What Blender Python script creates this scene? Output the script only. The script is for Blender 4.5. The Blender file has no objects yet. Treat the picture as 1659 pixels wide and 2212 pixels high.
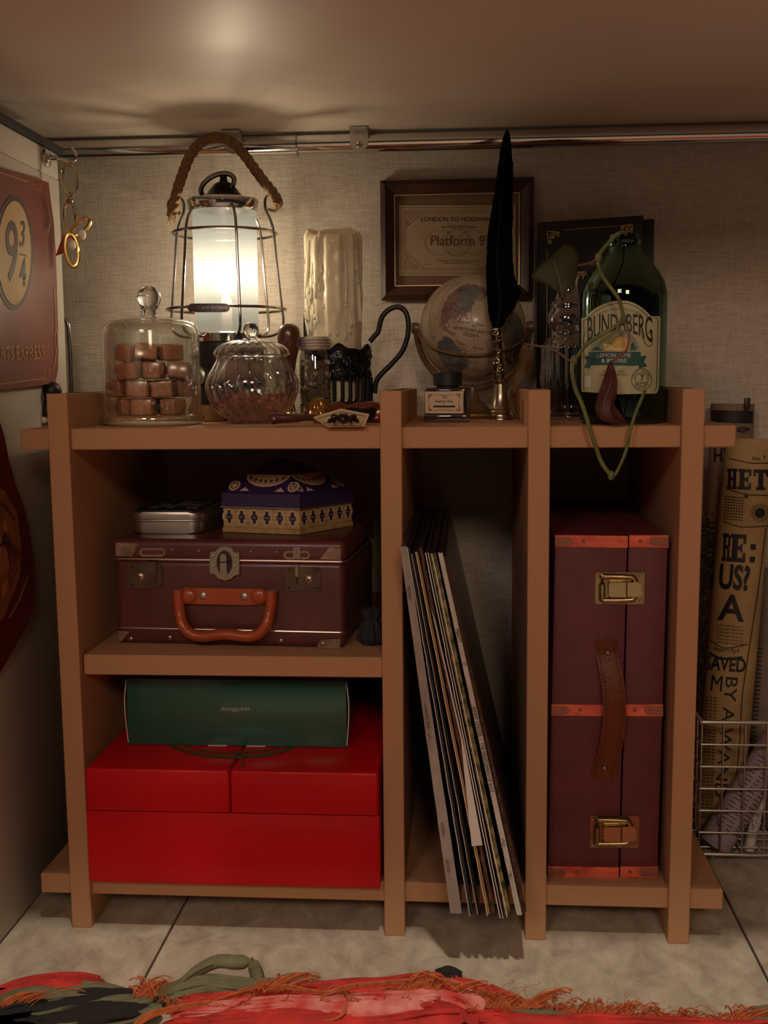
import bpy, bmesh, math, random
from mathutils import Vector as V, Matrix as M, noise as mnoise
random.seed(7)
C = bpy.context.scene.collection
SC = bpy.context.scene
PI = math.pi
# ---------------------------------------------------------------- camera
F_PX = 2419.9
CAM = V((0.0372, -0.9475, 0.4921))
FW = V((-0.07182826, 0.99065974, -0.11590506)); RT = V((0.99741701, 0.0713401, -0.00836006)); UP = V((1.32936e-05, 0.11620617, 0.99322511))
cd = bpy.data.cameras.new('camera'); cam = bpy.data.objects.new('camera', cd); C.objects.link(cam)
cd.sensor_fit = 'HORIZONTAL'; cd.sensor_width = 36; cd.lens = F_PX/1659*36; cd.clip_start = .01; cd.clip_end = 50
cam.matrix_world = M(((RT.x, UP.x, -FW.x, CAM.x), (RT.y, UP.y, -FW.y, CAM.y), (RT.z, UP.z, -FW.z, CAM.z), (0, 0, 0, 1)))
SC.camera = cam
# ---------------------------------------------------------------- light
w = bpy.data.worlds.new('room'); SC.world = w; w.use_nodes = True
w.node_tree.nodes['Background'].inputs[0].default_value = (.80, .62, .52, 1)
w.node_tree.nodes['Background'].inputs[1].default_value = .021
def light(name, kind, loc, e, col, **k):
    l = bpy.data.lights.new(name, kind); l.energy = e; l.color = col
    for a, b in k.items(): setattr(l, a, b)
    o = bpy.data.objects.new(name, l); C.objects.link(o); o.location = loc
    return o
ol = light('ceiling_lamp_light', 'AREA', (0.1, -.80, 2.35), 22, (1, .86, .68), shape='DISK', size=.10)
fl = light('window_light', 'AREA', (.30, -2.3, 1.29), 8.6, (1, .72, .47), shape='RECTANGLE', size=.34, size_y=.28)
fl2 = light('second_window_light', 'AREA', (-.55, -2.2, 1.40), 6.6, (1, .76, .66), shape='RECTANGLE', size=.4, size_y=.3)
fl2.rotation_euler = (V((0, 0, .3))-V(fl2.location)).to_track_quat('-Z', 'Y').to_euler()
fl.rotation_euler = (V((0, 0, .3))-V(fl.location)).to_track_quat('-Z', 'Y').to_euler()
LANTERN_POWER = 2.35
SC.view_settings.view_transform = 'Standard'; SC.view_settings.look = 'None'
SC.view_settings.gamma = 1; SC.view_settings.use_curve_mapping = False; SC.view_settings.exposure = 0
# ---------------------------------------------------------------- helpers
def ray(x, y): return FW + RT*((x-829.5)/F_PX) + UP*((1106-y)/F_PX)
def at(x, y, X=None, Y=None, Z=None):
    d = ray(x, y)
    t = (X-CAM.x)/d.x if X is not None else (Y-CAM.y)/d.y if Y is not None else (Z-CAM.z)/d.z
    return CAM + d*t
def sc(Y, x=0): return (V((x, Y, .45))-CAM).dot(FW)/F_PX
# surfaces a print lies on: f(px, py, h) -> point on the real surface, h proud of it
def plS(o, n):
    o = V(o); n = V(n).normalized()
    def f(x, y, h=0):
        d = ray(x, y); oo = o + n*h
        return CAM + d*((oo-CAM).dot(n)/d.dot(n))
    return f
def sphS(c, R):
    c = V(c)
    def f(x, y, h=0):
        d = ray(x, y).normalized(); oc = CAM-c; b = oc.dot(d); q = b*b-oc.length_squared+(R+h)**2
        return CAM + d*(-b-math.sqrt(max(q, 0)))
    return f
def cylS(a0, a1, R):
    a0 = V(a0); ax = (V(a1)-a0).normalized()
    def f(x, y, h=0):
        d = ray(x, y).normalized(); oc = CAM-a0
        dp = d-ax*d.dot(ax); op = oc-ax*oc.dot(ax)
        A = dp.length_squared; B = dp.dot(op); D = op.length_squared-(R+h)**2
        return CAM + d*((-B-math.sqrt(max(B*B-A*D, 0)))/A)
    return f
ROOT = {}
def thing(name, label, cat, loc=(0, 0, 0), rotz=0, group=None, rot=None, kind=None):
    o = bpy.data.objects.new(name, None); C.objects.link(o); o.empty_display_size = .01
    o.location = loc; o.rotation_euler = rot or (0, 0, rotz)
    o['label'] = label; o['category'] = cat
    if group: o['group'] = group
    if kind: o['kind'] = kind
    R = (rot and M.Rotation(rot[2], 4, 'Z') @ M.Rotation(rot[1], 4, 'Y') @ M.Rotation(rot[0], 4, 'X')) or M.Rotation(rotz, 4, 'Z')
    ROOT[o.name] = M.Translation(loc) @ R
    return o
def obj(name, bm, mat, parent=None, sm=True, label=None, local=False, kind=None, ang=40):
    me = bpy.data.meshes.new(name)
    mt = ROOT.get(parent.name, M()) if parent else M()
    if parent and not local: bm.transform(mt.inverted())
    bmesh.ops.recalc_face_normals(bm, faces=bm.faces)
    if sm:
        for f in bm.faces: f.smooth = True
        ca = math.radians(ang)
        for e in bm.edges:
            if len(e.link_faces) == 2 and e.calc_face_angle(0) > ca: e.smooth = False
    bm.to_mesh(me); bm.free()
    o = bpy.data.objects.new(name, me); C.objects.link(o)
    if mat: me.materials.append(mat)
    if parent: o.parent = parent; ROOT[o.name] = mt
    if label: o['label'] = label
    if kind: o['kind'] = kind
    return o
def flat(name, bm, mat, parent, **k):            # a print: normals left as built
    return obj(name, bm, mat, parent, sm=False, **k)
def tag(o, label, cat, group=None, kind=None):
    o['label'] = label; o['category'] = cat
    if group: o['group'] = group
    if kind: o['kind'] = kind
    return o
def dup(src, loc, rot, label=None):
    r = src.copy(); C.objects.link(r); r.location = loc; r.rotation_euler = rot
    if label: r['label'] = label
    for ch in list(src.children):
        c = ch.copy(); C.objects.link(c); c.parent = r
        for g in list(ch.children):
            d = g.copy(); C.objects.link(d); d.parent = c
    return r
def nb(): return bmesh.new()
def join(bm, t, mt=None):
    if mt is not None: t.transform(mt)
    me = bpy.data.meshes.new('tmp'); t.to_mesh(me); t.free(); bm.from_mesh(me); bpy.data.meshes.remove(me)
def box(bm, c, s, mt=None, bev=0, seg=2):
    t = nb(); bmesh.ops.create_cube(t, size=1)
    for v in t.verts: v.co = V((v.co.x*s[0]+c[0], v.co.y*s[1]+c[1], v.co.z*s[2]+c[2]))
    if bev: bmesh.ops.bevel(t, geom=t.edges[:], offset=bev, segments=seg, affect='EDGES', profile=.5)
    join(bm, t, mt); return bm
def hexa(bm, q, dvec, bev=0, seg=2):             # front quad q (tl, tr, br, bl) pushed back by dvec
    t = nb(); d = V(dvec)
    a = [t.verts.new(p) for p in q]; b = [t.verts.new(V(p)+d) for p in q]
    t.faces.new(a); t.faces.new(b[::-1])
    for i in range(4): t.faces.new((a[i], b[i], b[(i+1) % 4], a[(i+1) % 4]))
    bmesh.ops.recalc_face_normals(t, faces=t.faces)
    if bev: bmesh.ops.bevel(t, geom=t.edges[:], offset=bev, segments=seg, affect='EDGES', profile=.5)
    join(bm, t); return bm
def lathe(bm, c, prof, seg=48, axis=None, fn=None, close=False, a0=0, a1=2*PI):
    c = V(c); q = V((0, 0, 1)).rotation_difference(V(axis).normalized()) if axis is not None else None
    full = abs(a1-a0-2*PI) < 1e-6; n = seg if full else seg+1
    rings = []
    for j, (r, z) in enumerate(prof):
        ring = []
        if r < 1e-6:
            p = V((0, 0, z)); p = q @ p if q else p; ring = [bm.verts.new(c+p)]
        else:
            for i in range(n):
                a = a0+(a1-a0)*i/seg; rr = fn(r, z, a) if fn else r
                p = V((rr*math.cos(a), rr*math.sin(a), z)); p = q @ p if q else p
                ring.append(bm.verts.new(c+p))
        rings.append(ring)
    for A, B in zip(rings, rings[1:]):
        for i in range(seg):
            k = (i+1) % n
            if len(A) == 1 and len(B) == 1: continue
            if len(A) == 1: bm.faces.new((A[0], B[k], B[i]))
            elif len(B) == 1: bm.faces.new((A[i], A[k], B[0]))
            else: bm.faces.new((A[i], A[k], B[k], B[i]))
    return bm
def lpx(Y, cx, prof, y0=None):                   # silhouette in photo measures -> centre and metric profile
    ym = sum(p[1] for p in prof)/len(prof)
    c = at(cx, ym, Y=Y); s = sc(Y)
    return V((c.x, Y, 0)), [(hw*s, at(cx, y, Y=Y).z) for hw, y in prof]
def tube(bm, pts, r, seg=8, closed=False, flatn=1, cap=True, up=None):
    pts = [V(p) for p in pts]; n = len(pts); rs = r if isinstance(r, (list, tuple)) else [r]*n
    rings = []; prev = None
    for i, p in enumerate(pts):
        a = pts[i-1] if (i > 0 or closed) else pts[0]; b = pts[(i+1) % n] if (i < n-1 or closed) else pts[-1]
        t = (b-a).normalized()
        if prev is None:
            u = V(up) if up else (V((0, 0, 1)) if abs(t.z) < .9 else V((1, 0, 0)))
            prev = (u-t*u.dot(t)).normalized()
        else: prev = (prev-t*prev.dot(t)).normalized()
        s = t.cross(prev)
        rings.append([bm.verts.new(p+prev*(rs[i]*flatn*math.cos(2*PI*k/seg))+s*(rs[i]*math.sin(2*PI*k/seg))) for k in range(seg)])
    m = n if closed else n-1
    for i in range(m):
        A = rings[i]; B = rings[(i+1) % n]
        for k in range(seg): bm.faces.new((A[k], A[(k+1) % seg], B[(k+1) % seg], B[k]))
    if not closed and cap: bm.faces.new(rings[0][::-1]); bm.faces.new(rings[-1])
    return bm
def cr(pts, n=6, closed=False):
    P = [V(p) for p in pts]; N = len(P); out = []
    for i in range(N if closed else N-1):
        g = lambda k: P[k % N] if closed else P[min(max(k, 0), N-1)]
        a, b, c, d = g(i-1), g(i), g(i+1), g(i+2)
        for j in range(n):
            t = j/n
            out.append(.5*((2*b)+(c-a)*t+(2*a-5*b+4*c-d)*t*t+(3*b-a-3*c+d)*t**3))
    if not closed: out.append(P[-1])
    return out
def ball(bm, c, r, u=16, v=10, s=(1, 1, 1), rot=None):
    t = nb(); bmesh.ops.create_uvsphere(t, u_segments=u, v_segments=v, radius=1)
    m = M.Translation(V(c)) @ (rot or M()) @ M.Diagonal((r*s[0], r*s[1], r*s[2], 1))
    join(bm, t, m); return bm
def prism(bm, pts, d):                           # closed outline (3-D points) pushed by vector d
    d = V(d); a = [bm.verts.new(p) for p in pts]; b = [bm.verts.new(V(p)+d) for p in pts]
    bm.faces.new(a); bm.faces.new(b[::-1]); n = len(a)
    for i in range(n): bm.faces.new((a[i], b[i], b[(i+1) % n], a[(i+1) % n]))
    return bm
# prints --------------------------------------------------------------
def poly(bm, S, pts, h=.0002, step=None):
    t = nb(); vs = [t.verts.new((x, -y, 0)) for x, y in pts]; t.faces.new(vs)
    bmesh.ops.triangulate(t, faces=t.faces[:])
    mapS(t, S, h, step); join(bm, t); return bm
def mapS(t, S, h, step):
    if step:
        for ax in (0, 1):
            lo = min(v.co[ax] for v in t.verts); hi = max(v.co[ax] for v in t.verts); k = lo+step
            while k < hi:
                co = V((0, 0, 0)); co[ax] = k; no = V((0, 0, 0)); no[ax] = 1
                bmesh.ops.bisect_plane(t, geom=t.verts[:]+t.edges[:]+t.faces[:], plane_co=co, plane_no=no); k += step
    for v in t.verts: v.co = S(v.co.x, -v.co.y, h)
def rib(bm, S, pts, wd, h=.0003, smooth=4, closed=False):
    P = [V((x, y, 0)) for x, y in pts]
    if smooth and len(P) > 2: P = cr(P, smooth, closed)
    n = len(P); L = []; R = []
    for i, p in enumerate(P):
        a = P[i-1] if (i > 0 or closed) else P[0]; b = P[(i+1) % n] if (i < n-1 or closed) else P[-1]
        t = (b-a); t.normalize(); s = V((-t.y, t.x, 0))*(wd/2)
        L.append(bm.verts.new(S(p.x+s.x, p.y+s.y, h))); R.append(bm.verts.new(S(p.x-s.x, p.y-s.y, h)))
    for i in range(n if closed else n-1):
        k = (i+1) % n; bm.faces.new((L[i], L[k], R[k], R[i]))
    return bm
def ell(cx, cy, a, b, n=32, rot=0, t0=0, t1=2*PI):
    o = []
    m = n if abs(t1-t0-2*PI) < 1e-6 else n-1
    for i in range(n):
        t = t0+(t1-t0)*i/m; x = a*math.cos(t); y = b*math.sin(t)
        o.append((cx+x*math.cos(rot)-y*math.sin(rot), cy+x*math.sin(rot)+y*math.cos(rot)))
    return o
def rect(x0, y0, x1, y1): return [(x0, y0), (x1, y0), (x1, y1), (x0, y1)]
def text(bm, S, s, x, y, size, sx=1, rot=0, bold=0, shear=0, h=.0003, step=None, mp=None, al='CENTER', serif=0, sp=1):
    c = bpy.data.curves.new('t', 'FONT'); c.body = s; c.size = size*1.4; c.align_x = al; c.align_y = 'CENTER'
    c.offset = bold*size; c.shear = shear; c.resolution_u = 3; c.space_character = sp
    o = bpy.data.objects.new('t', c); me = bpy.data.meshes.new_from_object(o)
    t = nb(); t.from_mesh(me); bpy.data.objects.remove(o); bpy.data.curves.remove(c); bpy.data.meshes.remove(me)
    cs, sn = math.cos(rot), math.sin(rot)
    if serif:                                     # slabs on the feet and heads of the stems
        lo = min(v.co.y for v in t.verts); hi = max(v.co.y for v in t.verts)
        for f in []: pass
    for v in t.verts:
        a, b = v.co.x*sx, v.co.y
        if mp: a, b = mp(a, b)
        v.co = V((x+a*cs+b*sn, -(y+a*sn-b*cs), 0))
    mapS(t, S, h, step); join(bm, t); return bm
def spiral(cx, cy, r, turns=1.2, a0=0, dirn=1, n=14, r0=.15):
    return [(cx+r*(r0+(1-r0)*i/n)*math.cos(a0+dirn*turns*2*PI*i/n), cy+r*(r0+(1-r0)*i/n)*math.sin(a0+dirn*turns*2*PI*i/n)) for i in range(n+1)]
def corner_orn(bm, S, x, y, s, dx, dy, wd=1.4, h=.0003):
    rib(bm, S, spiral(x+dx*s*.35, y+dy*s*.35, s*.3, 1.3, 0, dx*dy), wd, h, 2)
    rib(bm, S, spiral(x+dx*s*.9, y+dy*s*.22, s*.2, 1.2, PI/2*dy, -dx*dy), wd, h, 2)
    rib(bm, S, spiral(x+dx*s*.22, y+dy*s*.9, s*.2, 1.2, PI/2*dy, dx*dy), wd, h, 2)
    rib(bm, S, [(x+dx*s*1.1, y+dy*s*.1), (x+dx*s*.5, y+dy*s*.02), (x, y), (x+dx*s*.02, y+dy*s*.5), (x+dx*s*.1, y+dy*s*1.1)], wd, h, 3)
    rib(bm, S, [(x+dx*s*.1, y+dy*s*.6), (x+dx*s*.5, y+dy*s*.5), (x+dx*s*.6, y+dy*s*.1)], wd*.8, h, 3)
# materials -----------------------------------------------------------
MC = {}
def pm(name, col, rough=.5, metal=0, var=0, vs=40, bump=0, bs=200, coat=0, spec=.5, vcol=None, stretch=None, sss=0, det=4):
    if name in MC: return MC[name]
    m = bpy.data.materials.new(name); m.use_nodes = True; nt = m.node_tree; N = nt.nodes; L = nt.links
    b = N['Principled BSDF']; b.inputs['Base Color'].default_value = (*col, 1); b.inputs['Roughness'].default_value = rough
    b.inputs['Metallic'].default_value = metal; b.inputs['Coat Weight'].default_value = coat; b.inputs['Specular IOR Level'].default_value = spec
    b.inputs['Coat Roughness'].default_value = .12
    if sss: b.inputs['Subsurface Weight'].default_value = sss; b.inputs['Subsurface Scale'].default_value = .008; b.inputs['Subsurface Radius'].default_value = (1, .8, .5)
    tc = N.new('ShaderNodeTexCoord'); mp = N.new('ShaderNodeMapping'); L.new(tc.outputs['Object'], mp.inputs[0])
    if stretch: mp.inputs['Scale'].default_value = stretch
    if var or vcol:
        n = N.new('ShaderNodeTexNoise'); n.inputs['Scale'].default_value = vs; n.inputs['Detail'].default_value = det; L.new(mp.outputs[0], n.inputs['Vector'])
        r = N.new('ShaderNodeValToRGB'); r.color_ramp.elements[0].position = .33; r.color_ramp.elements[1].position = .67
        c2 = vcol or tuple(min(1, c*(1+var)) for c in col); c1 = tuple(c*(1-var) for c in col) if not vcol else col
        r.color_ramp.elements[0].color = (*c1, 1); r.color_ramp.elements[1].color = (*c2, 1)
        L.new(n.outputs[0], r.inputs[0]); L.new(r.outputs[0], b.inputs['Base Color'])
    if bump:
        n = N.new('ShaderNodeTexNoise'); n.inputs['Scale'].default_value = bs; n.inputs['Detail'].default_value = 3; L.new(mp.outputs[0], n.inputs['Vector'])
        bp = N.new('ShaderNodeBump'); bp.inputs['Strength'].default_value = bump; bp.inputs['Distance'].default_value = .002
        L.new(n.outputs[0], bp.inputs['Height']); L.new(bp.outputs[0], b.inputs['Normal'])
    MC[name] = m; return m
def glass(name, tint=(.95, .97, .95), edge=.75, base=.04, rough=.02, ecol=(1, 1, 1), blend=.35):
    if name in MC: return MC[name]
    m = bpy.data.materials.new(name); m.use_nodes = True; nt = m.node_tree; N = nt.nodes; L = nt.links
    N.remove(N['Principled BSDF'])
    tr = N.new('ShaderNodeBsdfTransparent'); tr.inputs[0].default_value = (*tint, 1)
    gl = N.new('ShaderNodeBsdfAnisotropic') if False else N.new('ShaderNodeBsdfGlossy'); gl.inputs['Roughness'].default_value = rough; gl.inputs[0].default_value = (*ecol, 1)
    lw = N.new('ShaderNodeLayerWeight'); lw.inputs[0].default_value = blend
    mr = N.new('ShaderNodeMapRange'); mr.inputs['To Min'].default_value = base; mr.inputs['To Max'].default_value = edge
    mx = N.new('ShaderNodeMixShader'); L.new(lw.outputs['Facing'], mr.inputs['Value']); L.new(mr.outputs[0], mx.inputs[0])
    L.new(tr.outputs[0], mx.inputs[1]); L.new(gl.outputs[0], mx.inputs[2]); L.new(mx.outputs[0], N['Material Output'].inputs[0])
    MC[name] = m; return m
def emat(name, col, e):
    m = bpy.data.materials.new(name); m.use_nodes = True; N = m.node_tree.nodes; b = N['Principled BSDF']
    b.inputs['Base Color'].default_value = (*col, 1); b.inputs['Emission Color'].default_value = (*col, 1); b.inputs['Emission Strength'].default_value = e
    return m
cardboard = pm('cardboard', (.475, .25, .125), .8, var=.10, vs=900, bump=.06, bs=1500)
cardedge = pm('cardboard_edge', (.52, .31, .18), .8)
chrome = pm('chrome', (.62, .60, .58), .12, 1)
chrome_d = pm('dark_chrome', (.28, .26, .25), .22, 1)
steel = pm('brushed_steel', (.55, .53, .50), .3, 1, var=.12, vs=80)
brass = pm('antique_brass', (.42, .32, .17), .3, 1, var=.35, vs=120)
gold = pm('gold', (.80, .58, .24), .22, 1)
goldink = pm('gold_ink', (.50, .36, .15), .45, .4)
black = pm('black_plastic', (.012, .012, .012), .45)
blackm = pm('black_metal', (.014, .013, .014), .3, .6)
ink = pm('black_ink', (.012, .009, .010), .6)
white = pm('white_paint', (.62, .58, .53), .45)
cream = pm('cream_paper', (.62, .50, .34), .7, var=.06, vs=60)
darkwood = pm('dark_wood', (.055, .022, .012), .35, var=.4, vs=60, stretch=(1, 1, .12), coat=.3)
redwood = pm('red_wood', (.15, .035, .018), .3, var=.5, vs=60, stretch=(.2, 1, 1), coat=.4)
leather = pm('tan_leather', (.27, .066, .020), .42, var=.15, vs=60, bump=.25, bs=500)
clear = glass('clear_glass', rough=.06, edge=.8, base=.035)
clear2 = glass('ribbed_glass', (.86, .87, .86), .95, .08, .04, blend=.55)
solidg = pm('solid_glass', (.93, .93, .92), .03); solidg.node_tree.nodes['Principled BSDF'].inputs['Transmission Weight'].default_value = 1
# ---------------------------------------------------------------- the setting
WY = .318; CZ = .7582
def weave():
    m = bpy.data.materials.new('woven_wallpaper'); m.use_nodes = True; N = m.node_tree.nodes; L = m.node_tree.links; b = N['Principled BSDF']
    tc = N.new('ShaderNodeTexCoord'); outs = []
    for s in ((70, 1, 900), (900, 1, 60), (60, 1, 560)):
        mp = N.new('ShaderNodeMapping'); mp.inputs['Scale'].default_value = s; L.new(tc.outputs['Object'], mp.inputs[0])
        n = N.new('ShaderNodeTexNoise'); n.inputs['Scale'].default_value = 1; n.inputs['Detail'].default_value = 2; L.new(mp.outputs[0], n.inputs['Vector']); outs.append(n)
    a = N.new('ShaderNodeMath'); a.operation = 'ADD'; L.new(outs[0].outputs[0], a.inputs[0]); L.new(outs[1].outputs[0], a.inputs[1])
    a2 = N.new('ShaderNodeMath'); a2.operation = 'ADD'; L.new(a.outputs[0], a2.inputs[0]); L.new(outs[2].outputs[0], a2.inputs[1])
    r = N.new('ShaderNodeValToRGB'); L.new(a2.outputs[0], r.inputs[0])
    d = N.new('ShaderNodeMath'); d.operation = 'DIVIDE'; d.inputs[1].default_value = 3; L.new(a2.outputs[0], d.inputs[0]); L.new(d.outputs[0], r.inputs[0])
    r.color_ramp.elements[0].position = .36; r.color_ramp.elements[0].color = (.385, .335, .285, 1)
    r.color_ramp.elements[1].position = .62; r.color_ramp.elements[1].color = (.57, .51, .44, 1)
    L.new(r.outputs[0], b.inputs['Base Color']); b.inputs['Roughness'].default_value = .8
    bp = N.new('ShaderNodeBump'); bp.inputs['Strength'].default_value = .5; bp.inputs['Distance'].default_value = .002
    L.new(d.outputs[0], bp.inputs['Height']); L.new(bp.outputs[0], b.inputs['Normal'])
    return m
bm = box(nb(), (.1, WY+.02, .55), (3.4, .04, 1.4)); o = obj('wall_back', bm, weave(), sm=False); tag(o, 'beige woven wallpaper wall behind the shelf', 'wall', kind='structure')
desk_m = pm('desk_underside', (.66, .575, .49), .5, coat=1.0, bump=.03, bs=30)
desk_m.node_tree.nodes['Principled BSDF'].inputs['Coat Roughness'].default_value = .44
bm = box(nb(), (.1, .055, CZ+.0125), (2.2, .61, .025), bev=.0015); o = obj('ceiling', bm, desk_m); tag(o, 'glossy cream underside of the board above the shelf', 'ceiling', kind='structure')
# floor: long tiles with dark joints
def floor_mat():
    m = pm('marbled_vinyl', (.36, .30, .23), .42, vs=22, vcol=(.64, .56, .45), bump=.05, bs=90, stretch=(1.8, 1.1, 1), det=12)
    m.node_tree.nodes['Noise Texture'].inputs['Roughness'].default_value = .68
    m.node_tree.nodes['Noise Texture'].inputs['Distortion'].default_value = .55
    return m
fm = floor_mat()
fo = obj('floor', box(nb(), (.1, -1.2, -.012), (5, 3.2, .012)), pm('floor_joint', (.012, .01, .01), .8), sm=False); tag(fo, 'marbled beige tiled floor under the shelf', 'floor', kind='structure')
SX = (-.229, .2863); TW = SX[1]-SX[0]
for k in range(-2, 4):
    for j in range(4):
        x0 = SX[0]+k*TW; y0 = .36-(j+1)*.8
        obj('tile', box(nb(), (x0+TW/2, y0+.4, -.003), (TW-.0022, .7985, .006), bev=.0006, seg=1), fm, fo, sm=False)
# cabinet on the left
PX = -.372
cab = thing('cabinet', 'white cabinet side panel left of the shelf, hung with red posters', 'cabinet', (PX-.2, -.2, 0))
panel_m = pm('cabinet_white', (.60, .56, .50), .42, var=.03, vs=6)
obj('side_panel', box(nb(), (PX-.009, -.205, .3495), (.018, .79, .693), bev=.001), panel_m, cab)
obj('top_rail', box(nb(), (PX-.009, -.205, .7094), (.018, .79, .0255), bev=.002), panel_m, cab)
obj('back_panel', box(nb(), (PX-.22, .182, .362), (.40, .016, .718)), panel_m, cab)
obj('plinth', box(nb(), (PX-.03, -.205, -.0+.003), (.02, .78, .006)), black, cab)
o = obj('trim_1', box(nb(), (PX-.008, -.10, .7265), (.020, .60, .0085), bev=.001), pm('navy_rail', (.012, .014, .022), .6, 0)); tag(o, 'dark rail along the top of the cabinet', 'trim', kind='structure')
# ---------------------------------------------------------------- chrome rod and brackets
rod = thing('chrome_rod', 'long chrome telescopic rod fixed below the ceiling along the wall', 'rod', (-.1, .288, .746))
xj = at(643, 310, Y=.288).x; xt = at(822, 310, Y=.288).x
obj('outer_tube', tube(nb(), [(-.46, .288, .7465), (xj, .288, .7465)], .0112, 28), chrome, rod)
obj('inner_tube', tube(nb(), [(xj, .288, .7469), (xt, .288, .7469), (xt+.004, .288, .7469), (.85, .288, .7469)], [.0107, .0107, .0103, .0103], 28), chrome, rod)
obj('collar', tube(nb(), [(xj-.001, .288, .7465), (xj+.001, .288, .7465)], .0119, 28), chrome_d, rod)
for i, px in enumerate((504, 776)):
    b = at(px, 300, Y=.276)
    t = thing('bracket', ['left chrome bracket holding the rod behind the rope handle', 'right chrome bracket with screw holding the rod above the candle'][i], 'bracket', (b.x, .288, CZ))
    bm = nb(); s = sc(.276)
    box(bm, (b.x, .271, CZ-.0015), (38*s, .022, .0015), bev=.0005)
    y0 = .2745
    prism(bm, [(b.x-19*s, y0, CZ-.001), (b.x+19*s, y0, CZ-.001), (b.x+19*s, y0, CZ-.016), (b.x+13*s, y0, CZ-.021), (b.x, y0, CZ-.0232), (b.x-13*s, y0, CZ-.021), (b.x-19*s, y0, CZ-.016)], (0, .0014, 0))
    obj('plate', bm, steel, t)
    bm = nb(); lathe(bm, (b.x, y0, CZ-.0165), [(0, .0018), (.0025, .0016), (.0036, .0006), (.0037, 0)], 14, axis=(0, -1, 0)); o = obj('screw', bm, chrome, t)
    bm = nb(); box(bm, (b.x, y0-.0019, CZ-.0165), (.005, .0004, .0007)); box(bm, (b.x, y0-.0019, CZ-.0165), (.0007, .0004, .005)); obj('cross_slot', bm, black, o)
# ---------------------------------------------------------------- the shelf
WB = .0182; ZT = .4839; ZS = .4532; ZM = .2525; ZB = .0473; SD = .312
U = (-.3197, -.0342, .0905, .215)
sh = thing('shelf_unit', 'brown fibreboard slot-together shelf standing on the tiled floor', 'shelf', (-.04, .15, 0))
for i, x in enumerate(U):
    bm = nb(); dx = (-.0022, 0, 0, .0015)[i]; top = (-.003, 0, 0, .0025)[i]
    prof = [(0, 0), (0, ZT), (SD, ZT), (SD, 0)]
    q = [V((x+dx*0+top, 0, ZT)), V((x+WB+top*1.0, 0, ZT)), V((x+WB, 0, 0)), V((x, 0, 0))]
    hexa(bm, q, (0, SD, 0), bev=.0007, seg=1)
    o = obj('upright', bm, cardboard, sh, sm=False)
    for k, f in enumerate((.27, .5, .73)):       # laminated layers showing on the top edge
        obj('layer_seam', box(nb(), (x+top+WB*f, .165, ZT), (.0006, .26, .0009)), pm('seam_shadow', (.14, .075, .04), .9), o, sm=False)
def board(z, x0, x1, nm='shelf_board'):
    return obj(nm, box(nb(), ((x0+x1)/2, SD/2+.0035, z-WB/2), (x1-x0, SD-.007, WB), bev=.0008, seg=1), cardboard, sh, sm=False)
board(ZS, -.350, .263); board(ZM, U[0]+WB, U[1]); board(ZB, -.350, .263)
TOP = ZS
# ---------------------------------------------------------------- lantern
LY = .22; s = sc(LY); lc = at(488, 600, Y=LY); LX = lc.x
def zL(y): return at(488, y, Y=LY).z
lan = thing('lantern', 'lit camping lantern with frosted glass, wire cage and rope handle', 'lantern', (LX, LY, TOP))
bz = TOP+.0005
bm = lathe(nb(), (LX, LY, 0), [(0, bz), (84*s, bz), (88*s, bz+.003), (88*s, bz+.012), (80*s, bz+.02), (78*s, zL(742)), (74*s, zL(739)), (0, zL(739))], 48); base = obj('base', bm, black, lan)
bm = lathe(nb(), (LX, LY, 0), [(72*s, zL(741)), (76*s, zL(739)), (77*s, zL(722)), (72*s, zL(718)), (60*s, zL(718))], 48); obj('base_band', bm, chrome, lan)
bm = lathe(nb(), (LX-.02, LY-.038, zL(812)), [(0, .012), (.008, .012), (.0105, .010), (.0105, 0)], 24, axis=(-.3, -1, 0)); obj('dimmer_knob', bm, steel, base)
def frosted():
    m = bpy.data.materials.new('frosted_glass'); m.use_nodes = True; N = m.node_tree.nodes; L = m.node_tree.links; N.remove(N['Principled BSDF'])
    tr = N.new('ShaderNodeBsdfTransparent'); tr.inputs[0].default_value = (1, .98, .92, 1)
    rf = N.new('ShaderNodeBsdfRefraction'); rf.inputs['Roughness'].default_value = .34; rf.inputs['IOR'].default_value = 1.15; rf.inputs[0].default_value = (.24, .22, .18, 1)
    tl = N.new('ShaderNodeBsdfTranslucent'); tl.inputs[0].default_value = (.125, .142, .148, 1)
    df = N.new('ShaderNodeBsdfDiffuse'); df.inputs[0].default_value = (.14, .16, .17, 1)
    gl = N.new('ShaderNodeBsdfGlossy'); gl.inputs['Roughness'].default_value = .2
    m1 = N.new('ShaderNodeMixShader'); m1.inputs[0].default_value = .4; L.new(tl.outputs[0], m1.inputs[1]); L.new(df.outputs[0], m1.inputs[2])
    m2 = N.new('ShaderNodeMixShader'); m2.inputs[0].default_value = .36; L.new(m1.outputs[0], m2.inputs[1]); L.new(tr.outputs[0], m2.inputs[2])
    m3 = N.new('ShaderNodeMixShader'); m3.inputs[0].default_value = .05; m4 = N.new('ShaderNodeMixShader'); m4.inputs[0].default_value = .20; L.new(m2.outputs[0], m4.inputs[1]); L.new(rf.outputs[0], m4.inputs[2]); L.new(m4.outputs[0], m3.inputs[1]); L.new(gl.outputs[0], m3.inputs[2])
    L.new(m3.outputs[0], N['Material Output'].inputs[0]); return m
FRO = frosted()
bm = lathe(nb(), (LX, LY, 0), [(68.5*s, zL(722)), (68.5*s, zL(448))], 64); obj('glass_tube', bm, FRO, lan)
bm = lathe(nb(), (LX, LY, 0), [(0, zL(640)), (5*s, zL(638)), (10*s, zL(625)), (12*s, zL(607)), (9*s, zL(592)), (0, zL(584))], 24)
bulb = obj('bulb', bm, emat('bulb_glow', (1, .82, .52), 5), lan)
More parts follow.
